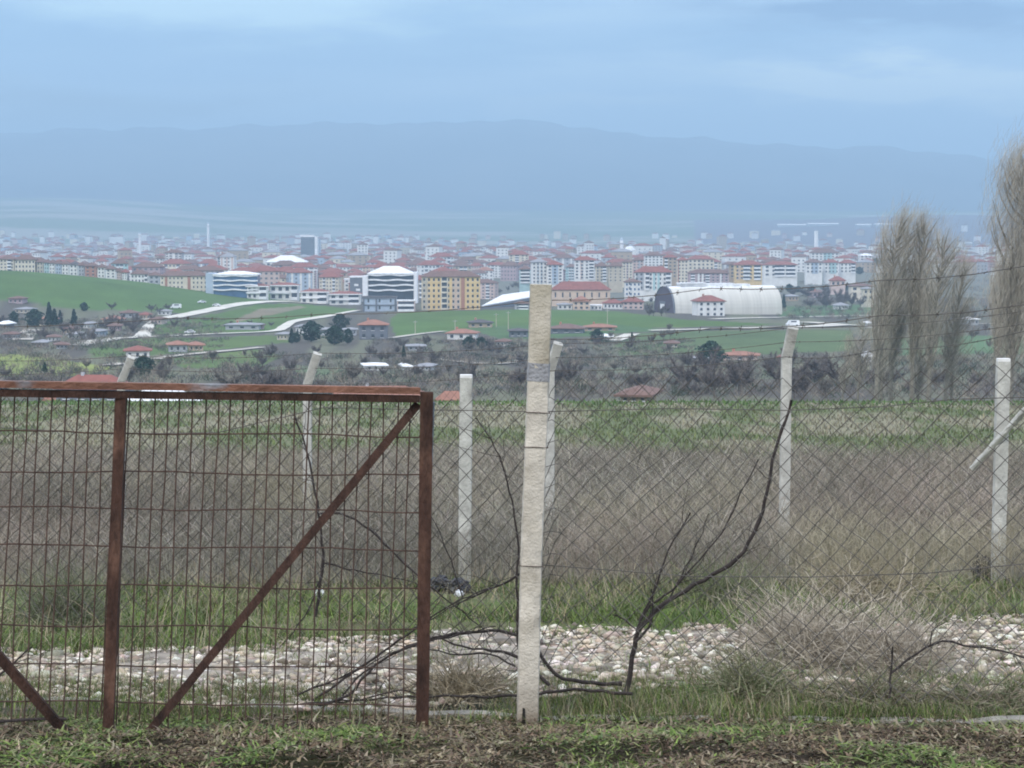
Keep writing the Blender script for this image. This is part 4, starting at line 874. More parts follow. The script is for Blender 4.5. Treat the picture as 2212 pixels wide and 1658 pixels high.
# ---------------------------------------------------------------- small farm houses of the valley floor
HS = [(84, 118, 690, 703, 'cream', 'orange', 8, 'cream cottage with orange roof among dark cypresses'), (328, 352, 690, 700, 'pink', 'brown', 5, 'pinkish shed left of the white road'),
      (222, 262, 690, 702, 'tan', 'orange', 8, 'tan farmhouse with faded orange roof below the green hill'), (258, 296, 676, 686, 'grey', 'brown', 6, 'grey hut beside bare bushes at the hill foot'),
      (0, 18, 700, 708, 'darkgrey', 'white', 6, 'dark shed with white roof at the left edge'), (196, 220, 716, 727, 'bluegrey', 'grey', 4, 'small blue-grey hut, middle of the left village'),
      (134, 160, 710, 722, 'tan', 'brown', 5, 'tan hut with dark doorway in the left village'), (150, 176, 722, 732, 'white', 'grey', 4, 'low white hut above the side road'),
      (232, 258, 704, 714, 'mauve', 'brown', 5, 'mauve hut with brown roof in the left village'), (36, 66, 668, 676, 'beige', 'grey', 4, 'beige hut on the hillside at far left'),
      (360, 400, 745, 760, 'grey', 'orange', 7, 'grey cottage with orange roof on the green meadow'), (404, 434, 746, 757, 'peach', 'orange', 6, 'salmon cottage beside the orange-roofed grey cottage'),
      (268, 318, 758, 775, 'white', 'red', 9, 'white house with red roof behind the leftmost bent post'), (488, 560, 702, 712, 'grey', 'grey', 4, 'long grey ruin between the two white roads'),
      (968, 1030, 720, 733, 'white', 'orange', 8, 'white farmhouse with patched orange roof in the middle'), (1012, 1062, 697, 707, 'tan', 'dark', 6, 'tan barn with dark roof on the green field'),
      (776, 835, 702, 733, 'darkgrey', 'orange', 10, 'dark two-storey farmhouse with orange roof beside round trees'), (640, 662, 706, 724, 'white', 'grey', 4, 'white hut with blue top between dark trees'),
      (600, 622, 722, 734, 'beige', 'grey', 3, 'beige block hut beside the white road bend'), (690, 712, 712, 724, 'grey', 'grey', 3, 'grey hut between the round dark trees'), (742, 768, 712, 724, 'grey', 'grey', 3, 'grey hut left of the dark farmhouse'),
      (786, 828, 790, 800, 'white', 'white', 3, 'white flat shed in the bare thicket'), (870, 880, 792, 800, 'white', 'white', 4, 'tiny white hut in the bare thicket'), (904, 932, 792, 800, 'white', 'grey', 4, 'tiny white and grey hut right in the thicket'),
      (1190, 1262, 710, 720, 'darkgrey', 'brown', 9, 'long dark barn with brown roof behind the tall post'), (1264, 1330, 707, 714, 'tan', 'orange', 6, 'low orange-roofed shed row right of the long dark barn'),
      (1100, 1140, 715, 728, 'darkgrey', 'dark', 5, 'dark shed just left of the tall post'), (1290, 1322, 727, 735, 'white', 'white', 4, 'small white cabin below the shed row'),
      (1565, 1640, 768, 778, 'pink', 'orange', 7, 'long orange-roofed farm shed at the thicket edge'), (1356, 1412, 856, 868, 'tan', 'brown', 13, 'tan hut with brown roof peeping over the field edge'),
      (1872, 1886, 770, 782, 'white', 'white', 8, 'slim white hut at the left poplar trunk'), (1875, 1884, 698, 708, 'white', 'white', 3, 'tiny white kiosk left of the poplars'),
      (2085, 2110, 690, 702, 'grey', 'white', 4, 'grey hut with white roof between the poplar groups'), (1700, 1722, 640, 650, 'tan', 'grey', 4, 'tan hut on the dark slope behind the hangar'), (1750, 1790, 632, 642, 'mauve', 'brown', 5, 'mauve shed among violet bushes'),
      (1806, 1830, 660, 668, 'white', 'grey', 6, 'small white hut below the violet bushes'), (1600, 1642, 627, 634, 'cream', 'brown', 3, 'cream low shed behind the hangar end'),
      (6, 34, 722, 732, 'grey', 'brown', 4, 'grey hut in the scrub at the far left edge'), (100, 124, 728, 737, 'white', 'brown', 4, 'small white hut with brown roof beside the pale side road'), (180, 198, 700, 709, 'white', 'grey', 4, 'tiny white hut right of the dark cypresses'),
      (300, 322, 680, 689, 'tan', 'red', 5, 'tan hut with red roof at the foot of the green hill'), (340, 366, 672, 680, 'white', 'grey', 3, 'long white shed in front of the bare bushes at the hill foot'), (20, 50, 645, 655, 'mauve', 'brown', 5, 'mauve farmhouse high on the left side of the green hill'),
      (72, 96, 740, 749, 'tan', 'grey', 4, 'tan shed above the yellow-green field'), (116, 140, 745, 753, 'grey', 'brown', 4, 'grey shed above the yellow-green field, right one'), (540, 566, 703, 711, 'mauve', 'brown', 4, 'small mauve hut at the right end of the grey ruin'),
      (880, 915, 748, 757, 'grey', 'grey', 3, 'low grey shed on the bank below the white farmhouse'), (1075, 1100, 738, 747, 'white', 'brown', 5, 'white hut left behind the tall post, below the dark shed'), (1440, 1466, 742, 750, 'beige', 'brown', 5, 'beige hut on the dull green field'),
      (1500, 1528, 775, 783, 'white', 'grey', 4, 'white shed just left of the long orange-roofed shed'), (1690, 1716, 772, 780, 'grey', 'red', 5, 'grey hut with red roof beside the rightmost bent-top post')]
for a, b_, rt, rb, wc, rc, rh, lab in HS:
    o, w, h, d, s, fh = B(a, b_, rt, rb, lab, wc, rc, rh, 2 if rb-rt > 20 else 1, 3, .8, yaw=random.uniform(-14, 14), cat='house', name='farmhouse', wfrac=.35)
# roofs peeping over the crest of the field
for px, rt, wpx, hpx, wc, rc, lab in ((205, 812, 150, 26, 'darkgrey', 'red', 'dark barn with crimson roof just above the gate rail at left'), (828, 836, 190, 20, 'peach', 'orange', 'pale-ridged orange roof behind the gate corner'),
                       (975, 862, 60, 18, 'white', 'orange', 'orange-red roof between the gate and the straight post'), (122, 888, 40, 18, 'peach', 'orange', 'orange roof seen through the gate at left'),
                       (350, 872, 160, 20, 'white', 'white', 'long white hall roof seen through the gate'), (745, 872, 90, 14, 'peach', 'orange', 'orange shed seen under the gate rail')):
    D = 370; g = P(px, rt, D); base = Vector((g.x, D, z1(g.x, D))); s = D/F; w = wpx*s; ht = g.z-base.z; o = empty('farmhouse', base, R(random.uniform(-12, 12))); tag(o, lab, 'house')
    rh = hpx*s; mb = MB(); mb.box(-w/2, w/2, -w*.25, w*.25, -1, max(.5, ht-rh)); mb.build('wall', wm(wc), o)
    mb = MB(); mb.hip(w, w*.5, max(.5, ht-rh)+.25, rh, .5); mb.build('roof', rm_(rc), o)
    mb = MB(); mb.box(-w*.2, -w*.2+.5, -.3, .3, ht-.4, ht+.7); mb.build('chimney', wm('grey'), o)
    for q in range(4): winobj(o, -w*.35+q*w*.22, -w*.25, max(.3, ht-rh)-1.6, 1, 1)
# ---------------------------------------------------------------- roads
def road(name, label, pts, w, m, lift=.35, wpts=None):
    "pts photo pixels on the ground; w in metres"
    g = [G(*p) for p in pts]; out_ = []
    for a, b_ in zip(g, g[1:]):
        n = max(2, int((b_-a).length/8))
        for i in range(n): out_.append(a.lerp(b_, i/n))
    out_.append(g[-1]); sm = out_
    for _ in range(6): sm = [sm[0]]+[(sm[i-1]+sm[i]*2+sm[i+1])/4 for i in range(1, len(sm)-1)]+[sm[-1]]
    mb = MB(); L_ = []; 
    for i, p in enumerate(sm):
        t = sm[min(i+1, len(sm)-1)]-sm[max(i-1, 0)]; t.z = 0; t.normalize(); nrm = Vector((-t.y, t.x, 0)); f = i/(len(sm)-1)
        ww = (w if wpts is None else np.interp(f, np.linspace(0, 1, len(wpts)), wpts))/2*(1+.2*noise.noise(p*.05)); L_.append([on((p+nrm*ww*k).x, (p+nrm*ww*k).y, lift) for k in (-1, -.33, .33, 1)])
    for a, b_ in zip(L_, L_[1:]):
        for k in range(3): mb.face([a[k], b_[k], b_[k+1], a[k+1]])
    o = mb.build(name, m); tag(o, label, kind='structure'); return o
RD = cm('gravel_road', (.60, .565, .48), var=.15, scale=.08); RDG = cm('dirt_road', (.46, .42, .35), var=.2, scale=.08)
road('gravel_road', 'white gravel road climbing past the green hill', [(306, 691), (350, 690), (410, 679), (465, 668), (520, 657), (566, 652), (620, 650), (700, 657)], 7.5, RD)
road('gravel_road', 'wide white branch joining the two gravel roads', [(335, 692), (322, 703), (314, 716), (306, 730)], 9, RD, .4, (3, 5, 5, 7))
road('gravel_road', 'white gravel road below the green meadows', [(175, 741), (230, 733), (300, 729), (380, 726), (450, 722), (520, 719), (598, 718), (615, 706), (632, 694), (692, 686), (772, 671)], 6, RD, .38, (4, 5, 5, 5, 5, 5, 9, 5, 5))
road('dirt_road', 'pale side road in the left village', [(48, 735), (60, 722), (72, 712)], 7, RDG)
road('dirt_road', 'pale track end left of the white gravel road', [(165, 748), (200, 740), (240, 734)], 7, RD, .45)
road('gravel_road', 'white gravel road right of the hangar field', [(1403, 715), (1480, 713), (1577, 711), (1680, 709), (1760, 707), (1823, 702)], 8, RD, .4, (6, 8, 8, 9, 16))
road('gravel_road', 'upper pale road passing the white three-storey house', [(1540, 690), (1640, 687), (1760, 684), (1890, 681), (1960, 679)], 6, RD)
road('dirt_road', 'pale patch where the right-hand roads meet', [(1740, 697), (1790, 700), (1830, 704)], 9, RD, .5)
road('dirt_road', 'short pale track rising right of the tall post', [(1325, 737), (1345, 730), (1366, 722)], 6, RD)
road('dirt_road', 'pale path crossing the thicket', [(870, 769), (930, 775), (994, 783), (1075, 791), (1139, 776), (1230, 752)], 4, RDG)
road('dirt_road', 'pale farm path right of the dark farmhouse', [(838, 732), (900, 722), (960, 716)], 4, RDG)
road('dirt_road', 'pale path along the lower green meadow', [(333, 777), (377, 769), (421, 765), (500, 758), (566, 751)], 3.5, RDG)
road('dirt_road', 'short pale lane left of the red-roofed white house', [(232, 791), (262, 786)], 4, RDG)
road('dirt_road', 'pale road between the poplar groups', [(2080, 700), (2150, 700), (2250, 698)], 5, RDG)
# ---------------------------------------------------------------- cars on the roads
def car(px, row, label, col, yaw, kind=0):
    g = G(px, row); o = empty('car', g+Vector((0, 0, .42)), R(yaw)); tag(o, label, 'car'); Lc, Wc = (4.3, 1.75) if not kind else (5.4, 2.0); Hc = 1.45 if not kind else 2.3
    me = bmesh.new(); sec = ([(-Lc/2, .3), (-Lc/2, .85), (-Lc*.28, .95), (-Lc*.14, Hc), (Lc*.22, Hc), (Lc*.4, .98), (Lc/2, .9), (Lc/2, .3)] if not kind else [(-Lc/2, .3), (-Lc/2, 1.0), (-Lc*.38, 1.3), (-Lc*.28, Hc), (Lc*.48, Hc), (Lc/2, 1.2), (Lc/2, .3)])
    a = [me.verts.new((x, -Wc/2, z)) for x, z in sec]; b_ = [me.verts.new((x, Wc/2, z)) for x, z in sec]; me.faces.new(a); me.faces.new(b_[::-1]); n = len(sec)
    for i in range(n): me.faces.new((a[i], b_[i], b_[(i+1) % n], a[(i+1) % n]))
    bmesh.ops.recalc_face_normals(me, faces=me.faces); bmesh.ops.bevel(me, geom=me.edges[:], offset=.09, segments=2, affect='EDGES'); x = bpy.data.meshes.new('body'); me.to_mesh(x); me.free(); x.materials.append(col); link('body', x, o)
    for sx in (-1, 1):
        mb = MB(); mb.box(-Lc*.15, Lc*.26, sx*(Wc/2+.01)-.02, sx*(Wc/2+.01)+.02, Hc*.68, Hc*.92); mb.build('side_window', GLASS, o)
        for xx in (-Lc*.31, Lc*.3):
            mb = MB(); mb.tube([(xx, sx*(Wc/2-.12), .32), (xx, sx*(Wc/2+.05), .32)], .33, 12); mb.build('wheel', cm('tyre', (.02, .02, .02)), o)
CARW = cm('car_white', (.75, .75, .76), rough=.4, spec=.5)
car(468, 663, 'white car on the upper gravel road below the green hill', CARW, 160)
car(410, 722.5, 'white car on the lower gravel road', CARW, 4)
car(1712, 706, 'white van on the right-hand gravel road', CARW, 5, 1)
car(436, 656, 'small white car parked in the field beside the upper road', CARW, 30)
car(380, 668, 'white van parked near the bare bushes at the hill foot', CARW, 10, 1)
# poles, minarets, chimney
def pole(px, r0, r1, label, D=None):
    g = G(px, r1); t = P(px, r0, g.y); o = empty('utility_pole', g); tag(o, label, 'pole'); mb = MB(); mb.tube([(0, 0, -.5), (0, 0, t.z-g.z)], [.16, .10], 8); mb.build('shaft', wm('beige'), o)
    mb = MB(); mb.box(-.9, .9, -.06, .06, t.z-g.z-.6, t.z-g.z-.45); mb.build('crossarm', wm('grey'), o)
pole(1098, 672, 716, 'pale concrete pole on the green field, nearest the tall post'); pole(983, 690, 726, 'thin pole above the patched farmhouse'); pole(1072, 676, 706, 'thin pole between the barn and the pale pole'); pole(1312, 668, 704, 'pale pole on the field right of the tall post'); pole(897, 692, 722, 'thin pole left on the green field')
def minaret(px, r0, r1, D, label, rad=1.6, cone=True, balc=True):
    b = P(px, r1, D); t = P(px, r0, D); h = t.z-b.z; lo = z1(b.x, D)-b.z-1; o = empty('minaret' if cone else 'chimney_stack', b); tag(o, label, 'minaret' if cone else 'chimney stack')
    mb = MB(); mb.tube([(0, 0, min(0, lo)), (0, 0, h*.82 if cone else h)], [rad*1.2, rad], 12); mb.build('shaft', TRIM, o)
    if cone:
        mb = MB(); mb.tube([(0, 0, h*.62), (0, 0, h*.66)], [rad*1.2, rad*1.9], 12); mb.build('balcony', TRIM, o); mb = MB(); mb.tube([(0, 0, h*.82), (0, 0, h*1.0)], [rad*1.2, .05], 12); mb.build('spire', wm('bluegrey'), o)
    else:
        mb = MB(); mb.tube([(0, 0, h), (0, 0, h+.6)], [rad*1.15, rad*1.15], 12); mb.build('rim', TRIM, o)
minaret(450, 478, 505, 3900, 'thin pale minaret on the hazy town edge at left', 2.2)
minaret(1343, 512, 548, 2500, 'white minaret beside a white dome, right of the tall post', 2.0)
minaret(1763, 499, 530, 3000, 'thick white chimney stack standing above the right-hand blocks', 2.6, False)
minaret(302, 500, 522, 3300, 'faint minaret left of centre in the hazy town', 1.8)
minaret(1275, 520, 545, 3000, 'small faint minaret above the long red hall', 1.6)
def mosque(px, row, D, r, label):
    b = P(px, row, D); o = empty('mosque', b); tag(o, label, 'mosque'); mb = MB(); mb.box(-r, r, -r, r, -4, r*.7); mb.build('wall', wm('white'), o); me = bmesh.new(); bmesh.ops.create_uvsphere(me, u_segments=16, v_segments=10, radius=r*.85)
    for v in me.verts: v.co.z = v.co.z*.75+r*.7
    x = bpy.data.meshes.new('dome'); me.to_mesh(x); me.free(); x.materials.append(rm_('white')); link('dome', x, o)
mosque(1360, 549, 2480, 7, 'small white domed mosque beside its minaret'); mosque(1958, 570, 2200, 8, 'white domed building behind the poplars')
# ---------------------------------------------------------------- the rest of the town: individual blocks from shared shapes
NUM = {2: 'two', 3: 'three', 4: 'four', 5: 'five', 6: 'six', 8: 'eight'}
protos = []
def town_proto(wc, rc, fl, w, d, style):
    mb = MB(); fh = 3.1; h = fl*fh; mats = [wm(wc), rm_(rc), cm('far_glass', (.13, .14, .16), rough=.4), TRIM, wm('pink' if wc == 'white' else 'white')]
    mb.box(-w/2, w/2, -d/2, d/2, -6, h)
    if rc == 'white': mb.box(-w/2-.3, w/2+.3, -d/2-.3, d/2+.3, h+.01, h+.6, 1)
    else: mb.hip(w, d, h+.25, min(w, d)*.26, .8, 1)
    cols = max(3, int(w/4)); cw = w/cols
    for f in range(fl):
        for c in range(cols):
            x = -w/2+(c+.5)*cw; z = f*fh
            if style == 1 and c in (1, cols-2): mb.box(x-cw*.4, x+cw*.4, -d/2-.1, -d/2+.02, z+.3, z+2.8, 2); mb.box(x-cw*.42, x+cw*.42, -d/2-1, -d/2-.11, z, z+1.1, 3)
            else: mb.box(x-cw*.22, x+cw*.22, -d/2-.06, -d/2+.02, z+1, z+2.4, 2)
        mb.box(-w/2-.06, -w/2+.02, -1, 1, f*fh+1, f*fh+2.4, 2); mb.box(w/2-.02, w/2+.06, -1, 1, f*fh+1, f*fh+2.4, 2)
    if style == 2:
        for k in (.12, .5, .88): x = -w/2+k*w; mb.box(x-.9, x+.9, -d/2-.3, -d/2+.02, -1, h-.1, 4)
    return mb.mesh('apartment_block', mats)
for i, (wc, rc, fl, w, d, st_) in enumerate([('white', 'red', 5, 24, 14, 1), ('white', 'brown', 4, 20, 13, 0), ('cream', 'red', 5, 26, 14, 1), ('pink', 'red', 4, 20, 12, 0), ('grey', 'brown', 5, 22, 13, 2), ('white', 'white', 4, 26, 15, 0), ('beige', 'brown', 4, 18, 13, 1),
         ('mauve', 'brown', 4, 22, 13, 0), ('bluegrey', 'red', 5, 20, 14, 2), ('white', 'red', 6, 18, 15, 2), ('cream', 'brown', 3, 24, 12, 0), ('tan', 'red', 4, 18, 12, 1), ('teal', 'brown', 5, 18, 13, 1), ('white', 'orange', 3, 16, 12, 0), ('pink', 'brown', 5, 24, 14, 1),
         ('white', 'grey', 8, 16, 16, 2), ('peach', 'red', 4, 20, 13, 0), ('grey', 'white', 3, 40, 20, 0), ('brick', 'red', 3, 18, 12, 0), ('white', 'red', 3, 28, 12, 0)]):
    protos.append((wc, rc, fl, w, d, st_, town_proto(wc, rc, fl, w, d, st_)))
WT = np.array([8, 8, 4, 5, 5, 3, 3, 5, 3, 5, 4, 3, 2, 4, 5, 0.5, 2, .6, 2, 5.]); WT /= WT.sum()
r3 = np.random.default_rng(42); cand = []
D = 1480.
while D < 6200:
    wpx = 18*F/D; px = -60+r3.uniform(0, wpx); row_lo = 0
    while px < 2300:
        ok = True
        if 1040 < px < 1960 and D < 1880: ok = False
        if px > 1700 and D < 2150: ok = False
        if px >= 1960 and D < 1900: ok = False
        if px < 440 and D < 1520: ok = False
        dens = .95 if D < 3300 else .8
        if D > 3400 and px > 1000: dens = .3
        if D > 5000: dens *= .6 if px < 900 else .3
        if 640 < px < 700 and 2700 < D < 3050: ok = False
        if 560 < px < 670 and 1950 < D < 2120: ok = False
        if ok and r3.random() < dens: cand.append((px+r3.uniform(-.2, .2)*wpx, D*(1+r3.uniform(-.02, .02))))
        px += wpx*r3.uniform(.95, 1.25)
    D *= 1.036
cand.sort(key=lambda c: c[1])
manual = sum(1 for o in bpy.data.objects if o.get('category') == 'apartment block')
NT = 292-manual; LM = [(120, 'at far left'), (330, 'above the green hill'), (460, 'near the grey-white tower'), (570, 'above the blue office'), (650, 'left of the high-rise'), (770, 'right of the high-rise'), (900, 'above the dark office'), (1050, 'above the yellow block'), (1160, 'left of the post top'), (1290, 'above the long hall'), (1440, 'left above the hangar'), (1600, 'above the hangar'), (1760, 'left of the chimney stack'), (1910, 'left of the poplars'), (2400, 'behind the poplars')]
recs = []; rest = []
for i, (px, D) in enumerate(cand):
    k = int(r3.choice(len(protos), p=WT)); x = (px-CX)/F*D*1.0; z = z1(x, D); sc_ = r3.uniform(.8, 1.12); yaw = R(r3.uniform(-24, 24))
    (recs if i < NT else rest).append((px, D, k, x, z, sc_, yaw))
from collections import defaultdict
GRP = defaultdict(list); ORD = ['first', 'second', 'third', 'fourth', 'fifth', 'sixth', 'seventh', 'eighth', 'ninth', 'tenth']
for px, D, k, x, z, sc_, yaw in recs:
    wc, rc, fl, w, d_, st_, me = protos[k]; o = link('apartment_block', me, None, (x, D, z)); o.scale = (sc_*r3.uniform(.58, .88), .8, sc_*r3.uniform(.62, 1.0)); o.rotation_euler = (0, 0, yaw); o['category'] = 'apartment block'; o['group'] = 'apartment blocks of the hazy town'
    loc = next(t for m_, t in LM if px < m_); dist = 'near' if D < 1900 else 'mid-distance' if D < 2500 else 'distant' if D < 3100 else 'far'
    GRP[(dist, NUM[fl], wc.replace('bluegrey', 'blue-grey'), rc, loc)].append((px, o))
for (dist, fl, wc, rc, loc), l_ in GRP.items():
    l_.sort(key=lambda t: t[0])
    for i, (px, o) in enumerate(l_): o['label'] = f'{dist} {fl}-storey {wc} block with {rc} roof {loc}'+(f', {ORD[i]} from left' if len(l_) > 1 else '')
mb_v = []; allm = []; MB2 = MB()
for px, D, k, x, z, sc_, yaw in rest:
    wc, rc, fl, w, d_, st_, me = protos[k]; c, s_ = math.cos(yaw), math.sin(yaw); h = fl*3.1*sc_*(1.3 if r3.random() < .10 else r3.uniform(.65, 1.05)); w *= sc_*r3.uniform(.55, .85); o0 = len(MB2.v)
    t = MB(); t.box(-w/2, w/2, -d_/2, d_/2, -6, h, min(k, 11)); t.hip(w, d_, h+.2, 2.8, .6, 12+k % 4)
    if D < 4000:
        for f in range(max(2, int(h/3.2))):
            for q_ in (-.3, .02, .32): t.box(q_*w-.8, q_*w+.8, -d_/2-.08, -d_/2+.02, f*3.2+1, f*3.2+2.4, 16)
    MB2.v += [(x+a*c-b_*s_, D+a*s_+b_*c, z+e) for a, b_, e in t.v]; MB2.f += [tuple(o0+i for i in f) for f in t.f]; MB2.m += t.m
dt = MB2.build('distant_town', [wm(protos[i][0]) for i in range(12)]+[rm_('red'), rm_('brown'), rm_('grey'), rm_('red'), cm('far_glass', (.13, .14, .16))]); tag(dt, 'hazy farthest blocks of the town fading into blue', kind='stuff')
# pale industrial sheds on the far right ridge
for i, (px0, px1, row, D) in enumerate(((1680, 1740, 489, 6900), (1745, 1810, 487, 6900), (1850, 1880, 489, 6950), (1890, 1960, 488, 6900))):
    b = G((px0+px1)/2, row); s = b.y/F; w = (px1-px0)*s; low = 0; mb = MB(); mb.box(-w/2, w/2, -20, 20, -4, 5); o = empty('warehouse', b); tag(o, ['long white shed on the far right ridge, leftmost', 'long white shed above the chimney stack', 'small white shed on the ridge left of the poplars', 'white shed partly behind the poplar tops', 'pale hazy sheds at the far left edge', 'pale hazy hall above the green hill', 'faint pale hall above the post top', 'faint pale hall above the yellow block'][i], 'warehouse')
    mb.build('wall', wm('grey'), o); mb = MB(); mb.hip(w, 40, 5.2, 3, 1, gable=True); mb.build('roof', rm_('white'), o)
# ---------------------------------------------------------------- trees
def bark_m(): return cm('bark', (.14, .115, .09), var=.3, scale=3)
CROWNB = mat('bare_twigs', (0, 0, 0), .95, .2, .4, attr='col', spec=.05)
def bare_proto(seed, h, wd, col, ntw, tw):
    r = np.random.default_rng(seed); mb = MB(); tops = []
    mb.tube([(0, 0, -.4), (r.uniform(-.1, .1), 0, h*.3), (r.uniform(-.3, .3), 0, h*.62)], [h*.028, h*.02, h*.008], 6)
    for k in range(9):
        z0 = h*r.uniform(.12, .5); a = r.uniform(0, 6.28); L_ = h*r.uniform(.3, .5); e = (math.cos(a)*L_*wd*.75, math.sin(a)*L_*wd*.75, z0+L_*.8)
        mb.tube([(0, 0, z0), (e[0]*.5, e[1]*.5, z0+L_*.3), e], [h*.012, h*.008, h*.003], 4); tops.append(e)
    tr = mb.mesh('trunk', bark_m())
    # twigs fanning out from the limbs
    tp = np.array(tops)[r.integers(0, len(tops), ntw)]; t = r.uniform(.25, 1.1, ntw)[:, None]; p0 = tp*t; p0[:, 2] = h*.2+(tp[:, 2]-h*.2)*t[:, 0]
    dirs = unit(np.stack([r.normal(0, 1, ntw), r.normal(0, 1, ntw), r.normal(.55, .7, ntw)], -1)+tp/h*.8); ln = h*r.uniform(.07, .22, ntw)
    tt = np.linspace(0, 1, 3)[None, :, None]; C = p0[:, None]+dirs[:, None]*ln[:, None, None]*tt+r.normal(0, h*.012, (ntw, 3, 3))*tt
    cc = np.array(col)[None]*r.uniform(.6, 1.5, (ntw, 1)); V, Fa, c2 = ribbons(C, np.full((ntw, 3), tw)*np.array([1.2, .9, .5]), unit(r.normal(0, 1, (ntw, 3))), cc)
    return tr, npmesh('crown', V, Fa, CROWNB, c2)
GREENL = mat('evergreen', (0, 0, 0), .95, .2, .5, attr='col', spec=.08)
def ever_proto(seed, h, wd, shape, col, n=1500):
    r = np.random.default_rng(seed); mb = MB(); mb.tube([(0, 0, -.4), (0, 0, h*.5)], [h*.03, h*.015], 6); tr = mb.mesh('trunk', bark_m())
    t = r.uniform(0, 1, n); prof = (np.sin(np.pi*(.08+.9*t))**.7 if shape == 'round' else (1-t)**.75*np.minimum(1, t*9+.3)); a = r.uniform(0, 6.28, n); lob = 1+.34*np.sin(a*3+t*7+seed)+.25*np.sin(a*5-t*13)+.15*np.sin(a*2+t*22)
    rad = wd*h*.5*prof*lob*r.uniform(.55, 1.08, n)**.6; c = np.stack([np.cos(a)*rad, np.sin(a)*rad, h*(.08+.92*t)], -1); s_ = h*.045*r.uniform(.6, 1.5, n)
    u = unit(r.normal(0, 1, (n, 3))); w_ = unit(np.cross(u, r.normal(0, 1, (n, 3)))); q = np.stack([c-u*s_[:, None], c+w_*s_[:, None]*.7, c+u*s_[:, None], c-w_*s_[:, None]*.7], 1).reshape(-1, 3)
    cc = np.repeat(np.array(col)[None]*r.uniform(.5, 1.6, (n, 1)), 4, 0); return tr, npmesh('crown', q, np.arange(n*4).reshape(n, 4), GREENL, cc)
VIO = (.135, .115, .105); GRY = (.17, .15, .125); TAN = (.25, .21, .16)
BP = [bare_proto(i, 6, w, c, 900, t) for i, (w, c, t) in enumerate(((1.1, VIO, .11), (.9, VIO, .10), (1.2, GRY, .10), (.8, GRY, .09), (1.0, TAN, .10), (1.3, VIO, .12)))]
BPn = ['violet-grey', 'violet-grey', 'grey', 'grey', 'tan', 'violet-grey']
EV = [ever_proto(20, 8, .32, 'cone', (.030, .055, .035)), ever_proto(21, 8, .38, 'cone', (.035, .06, .03)), ever_proto(22, 7, .75, 'round', (.028, .055, .035)), ever_proto(23, 7, .9, 'round', (.035, .055, .04))]
TREEL = defaultdict(list)
def tree(proto, px, row, hpx, kind, zone, label=None, D=None):
    g = G(px, row) if D is None else on((px-CX)/F*D, D); tr, cr_ = proto; h = hpx*g.y/F; s_ = h/max(1, max(v.co.z for v in cr_.vertices) if False else (8 if kind == 'cypress' else 7 if kind == 'round evergreen' else 6))
    o = empty({'cypress': 'conifer_tree', 'round evergreen': 'evergreen_tree'}.get(kind, 'bare_tree'), g, random.uniform(0, 6.28)); v_ = random.uniform(.8, 1.25); o.scale = (s_*v_, s_*v_, s_*random.uniform(.85, 1.15)); link('trunk', tr, o); link('crown', cr_, o)
    tag(o, label, 'tree', None if label else f'{kind} trees {zone}')
    if not label: o['label'] = f'{kind} tree {zone}'
for px, row, h, l_ in ((106, 706, 52, 'tall dark cypress, leftmost pair in the left village'), (130, 700, 34, 'thin dark cypress in the left village'), (160, 704, 36, 'dark slim cypress right of the cottage'), (118, 708, 44, 'broad dark conifer beside the tall cypress'),
                      (97, 812, 32, 'small pointed spruce on the yellow-green field'), (630, 742, 36, 'slim dark conifer left of the white hut'), (1365, 745, 28, 'thin dark conifer right of the post'), (2052, 660, 34, 'dark conifer at the hangar end'), (872, 775, 26, 'small conifer beside the pale path')):
    tree(EV[hash(l_) % 2 if False else (px % 2)], px if px != 2052 else 1693, row if px != 2052 else 668, h, 'cypress', '', l_)
for px, row, h, l_ in ((182, 672, 18, 'round dark tree at the hill foot'), (74, 706, 36, 'big round evergreen left of the cottage'), (672, 738, 46, 'large round dark tree beside the white hut'), (722, 745, 40, 'round dark tree, middle of three'), (752, 742, 30, 'small oval dark tree left of the farmhouse'), (735, 716, 40, 'wide dark crown behind the three round trees'),
                      (310, 812, 48, 'dark bushy tree right of the leftmost bent post'), (1012, 752, 26, 'dark shrub mass below the patched farmhouse'), (1040, 754, 24, 'dark shrub right below the patched farmhouse'), (1290, 742, 28, 'dark green tree behind the small cabin'), (1536, 790, 56, 'large grey-green tree right of centre above the thicket'), (640, 740, 20, 'low dark hedge tree by the hut'), (30, 700, 26, 'dark tree at the left edge of the village')):
    tree(EV[2+px % 2], px, row, h, 'round evergreen', '', l_)
r4 = np.random.default_rng(99)
def scatter(n, x0, x1, r0, r1, hm, hM, zone, kinds=(0, 1, 2, 3, 5)):
    for i in range(n):
        px = r4.uniform(x0, x1); row = r4.uniform(r0, r1); k = int(r4.choice(kinds)); tree(BP[k], px, row, r4.uniform(hm, hM)*(.75+.25*(row-r0)/(max(1, r1-r0))), BPn[k]+' bare', zone)
scatter(56, -20, 2230, 815, 862, 30, 72, 'in the thicket along the field edge', (0, 1, 2, 3, 5, 5))
scatter(26, 0, 2230, 795, 825, 24, 46, 'in the middle rows of the thicket')
scatter(18, 1440, 1930, 800, 860, 60, 92, 'in the dense violet thicket right of centre', (0, 1, 5))
scatter(34, 0, 300, 694, 745, 22, 34, 'in the left village', (0, 1, 2, 5)); scatter(12, 240, 380, 668, 715, 20, 30, 'between the hill and the white road', (0, 5))
scatter(20, 840, 1150, 742, 795, 22, 38, 'in the scrub below the farmhouses'); scatter(12, 1180, 1480, 715, 770, 18, 34, 'right of the tall post')
scatter(26, 1700, 1900, 628, 668, 20, 34, 'on the dark slope left of the poplars', (0, 1, 5)); scatter(12, 1380, 1440, 655, 684, 16, 26, 'at the left foot of the hangar', (0, 1)); scatter(18, 1900, 2230, 640, 790, 26, 44, 'behind the poplars', (0, 1, 2, 5))
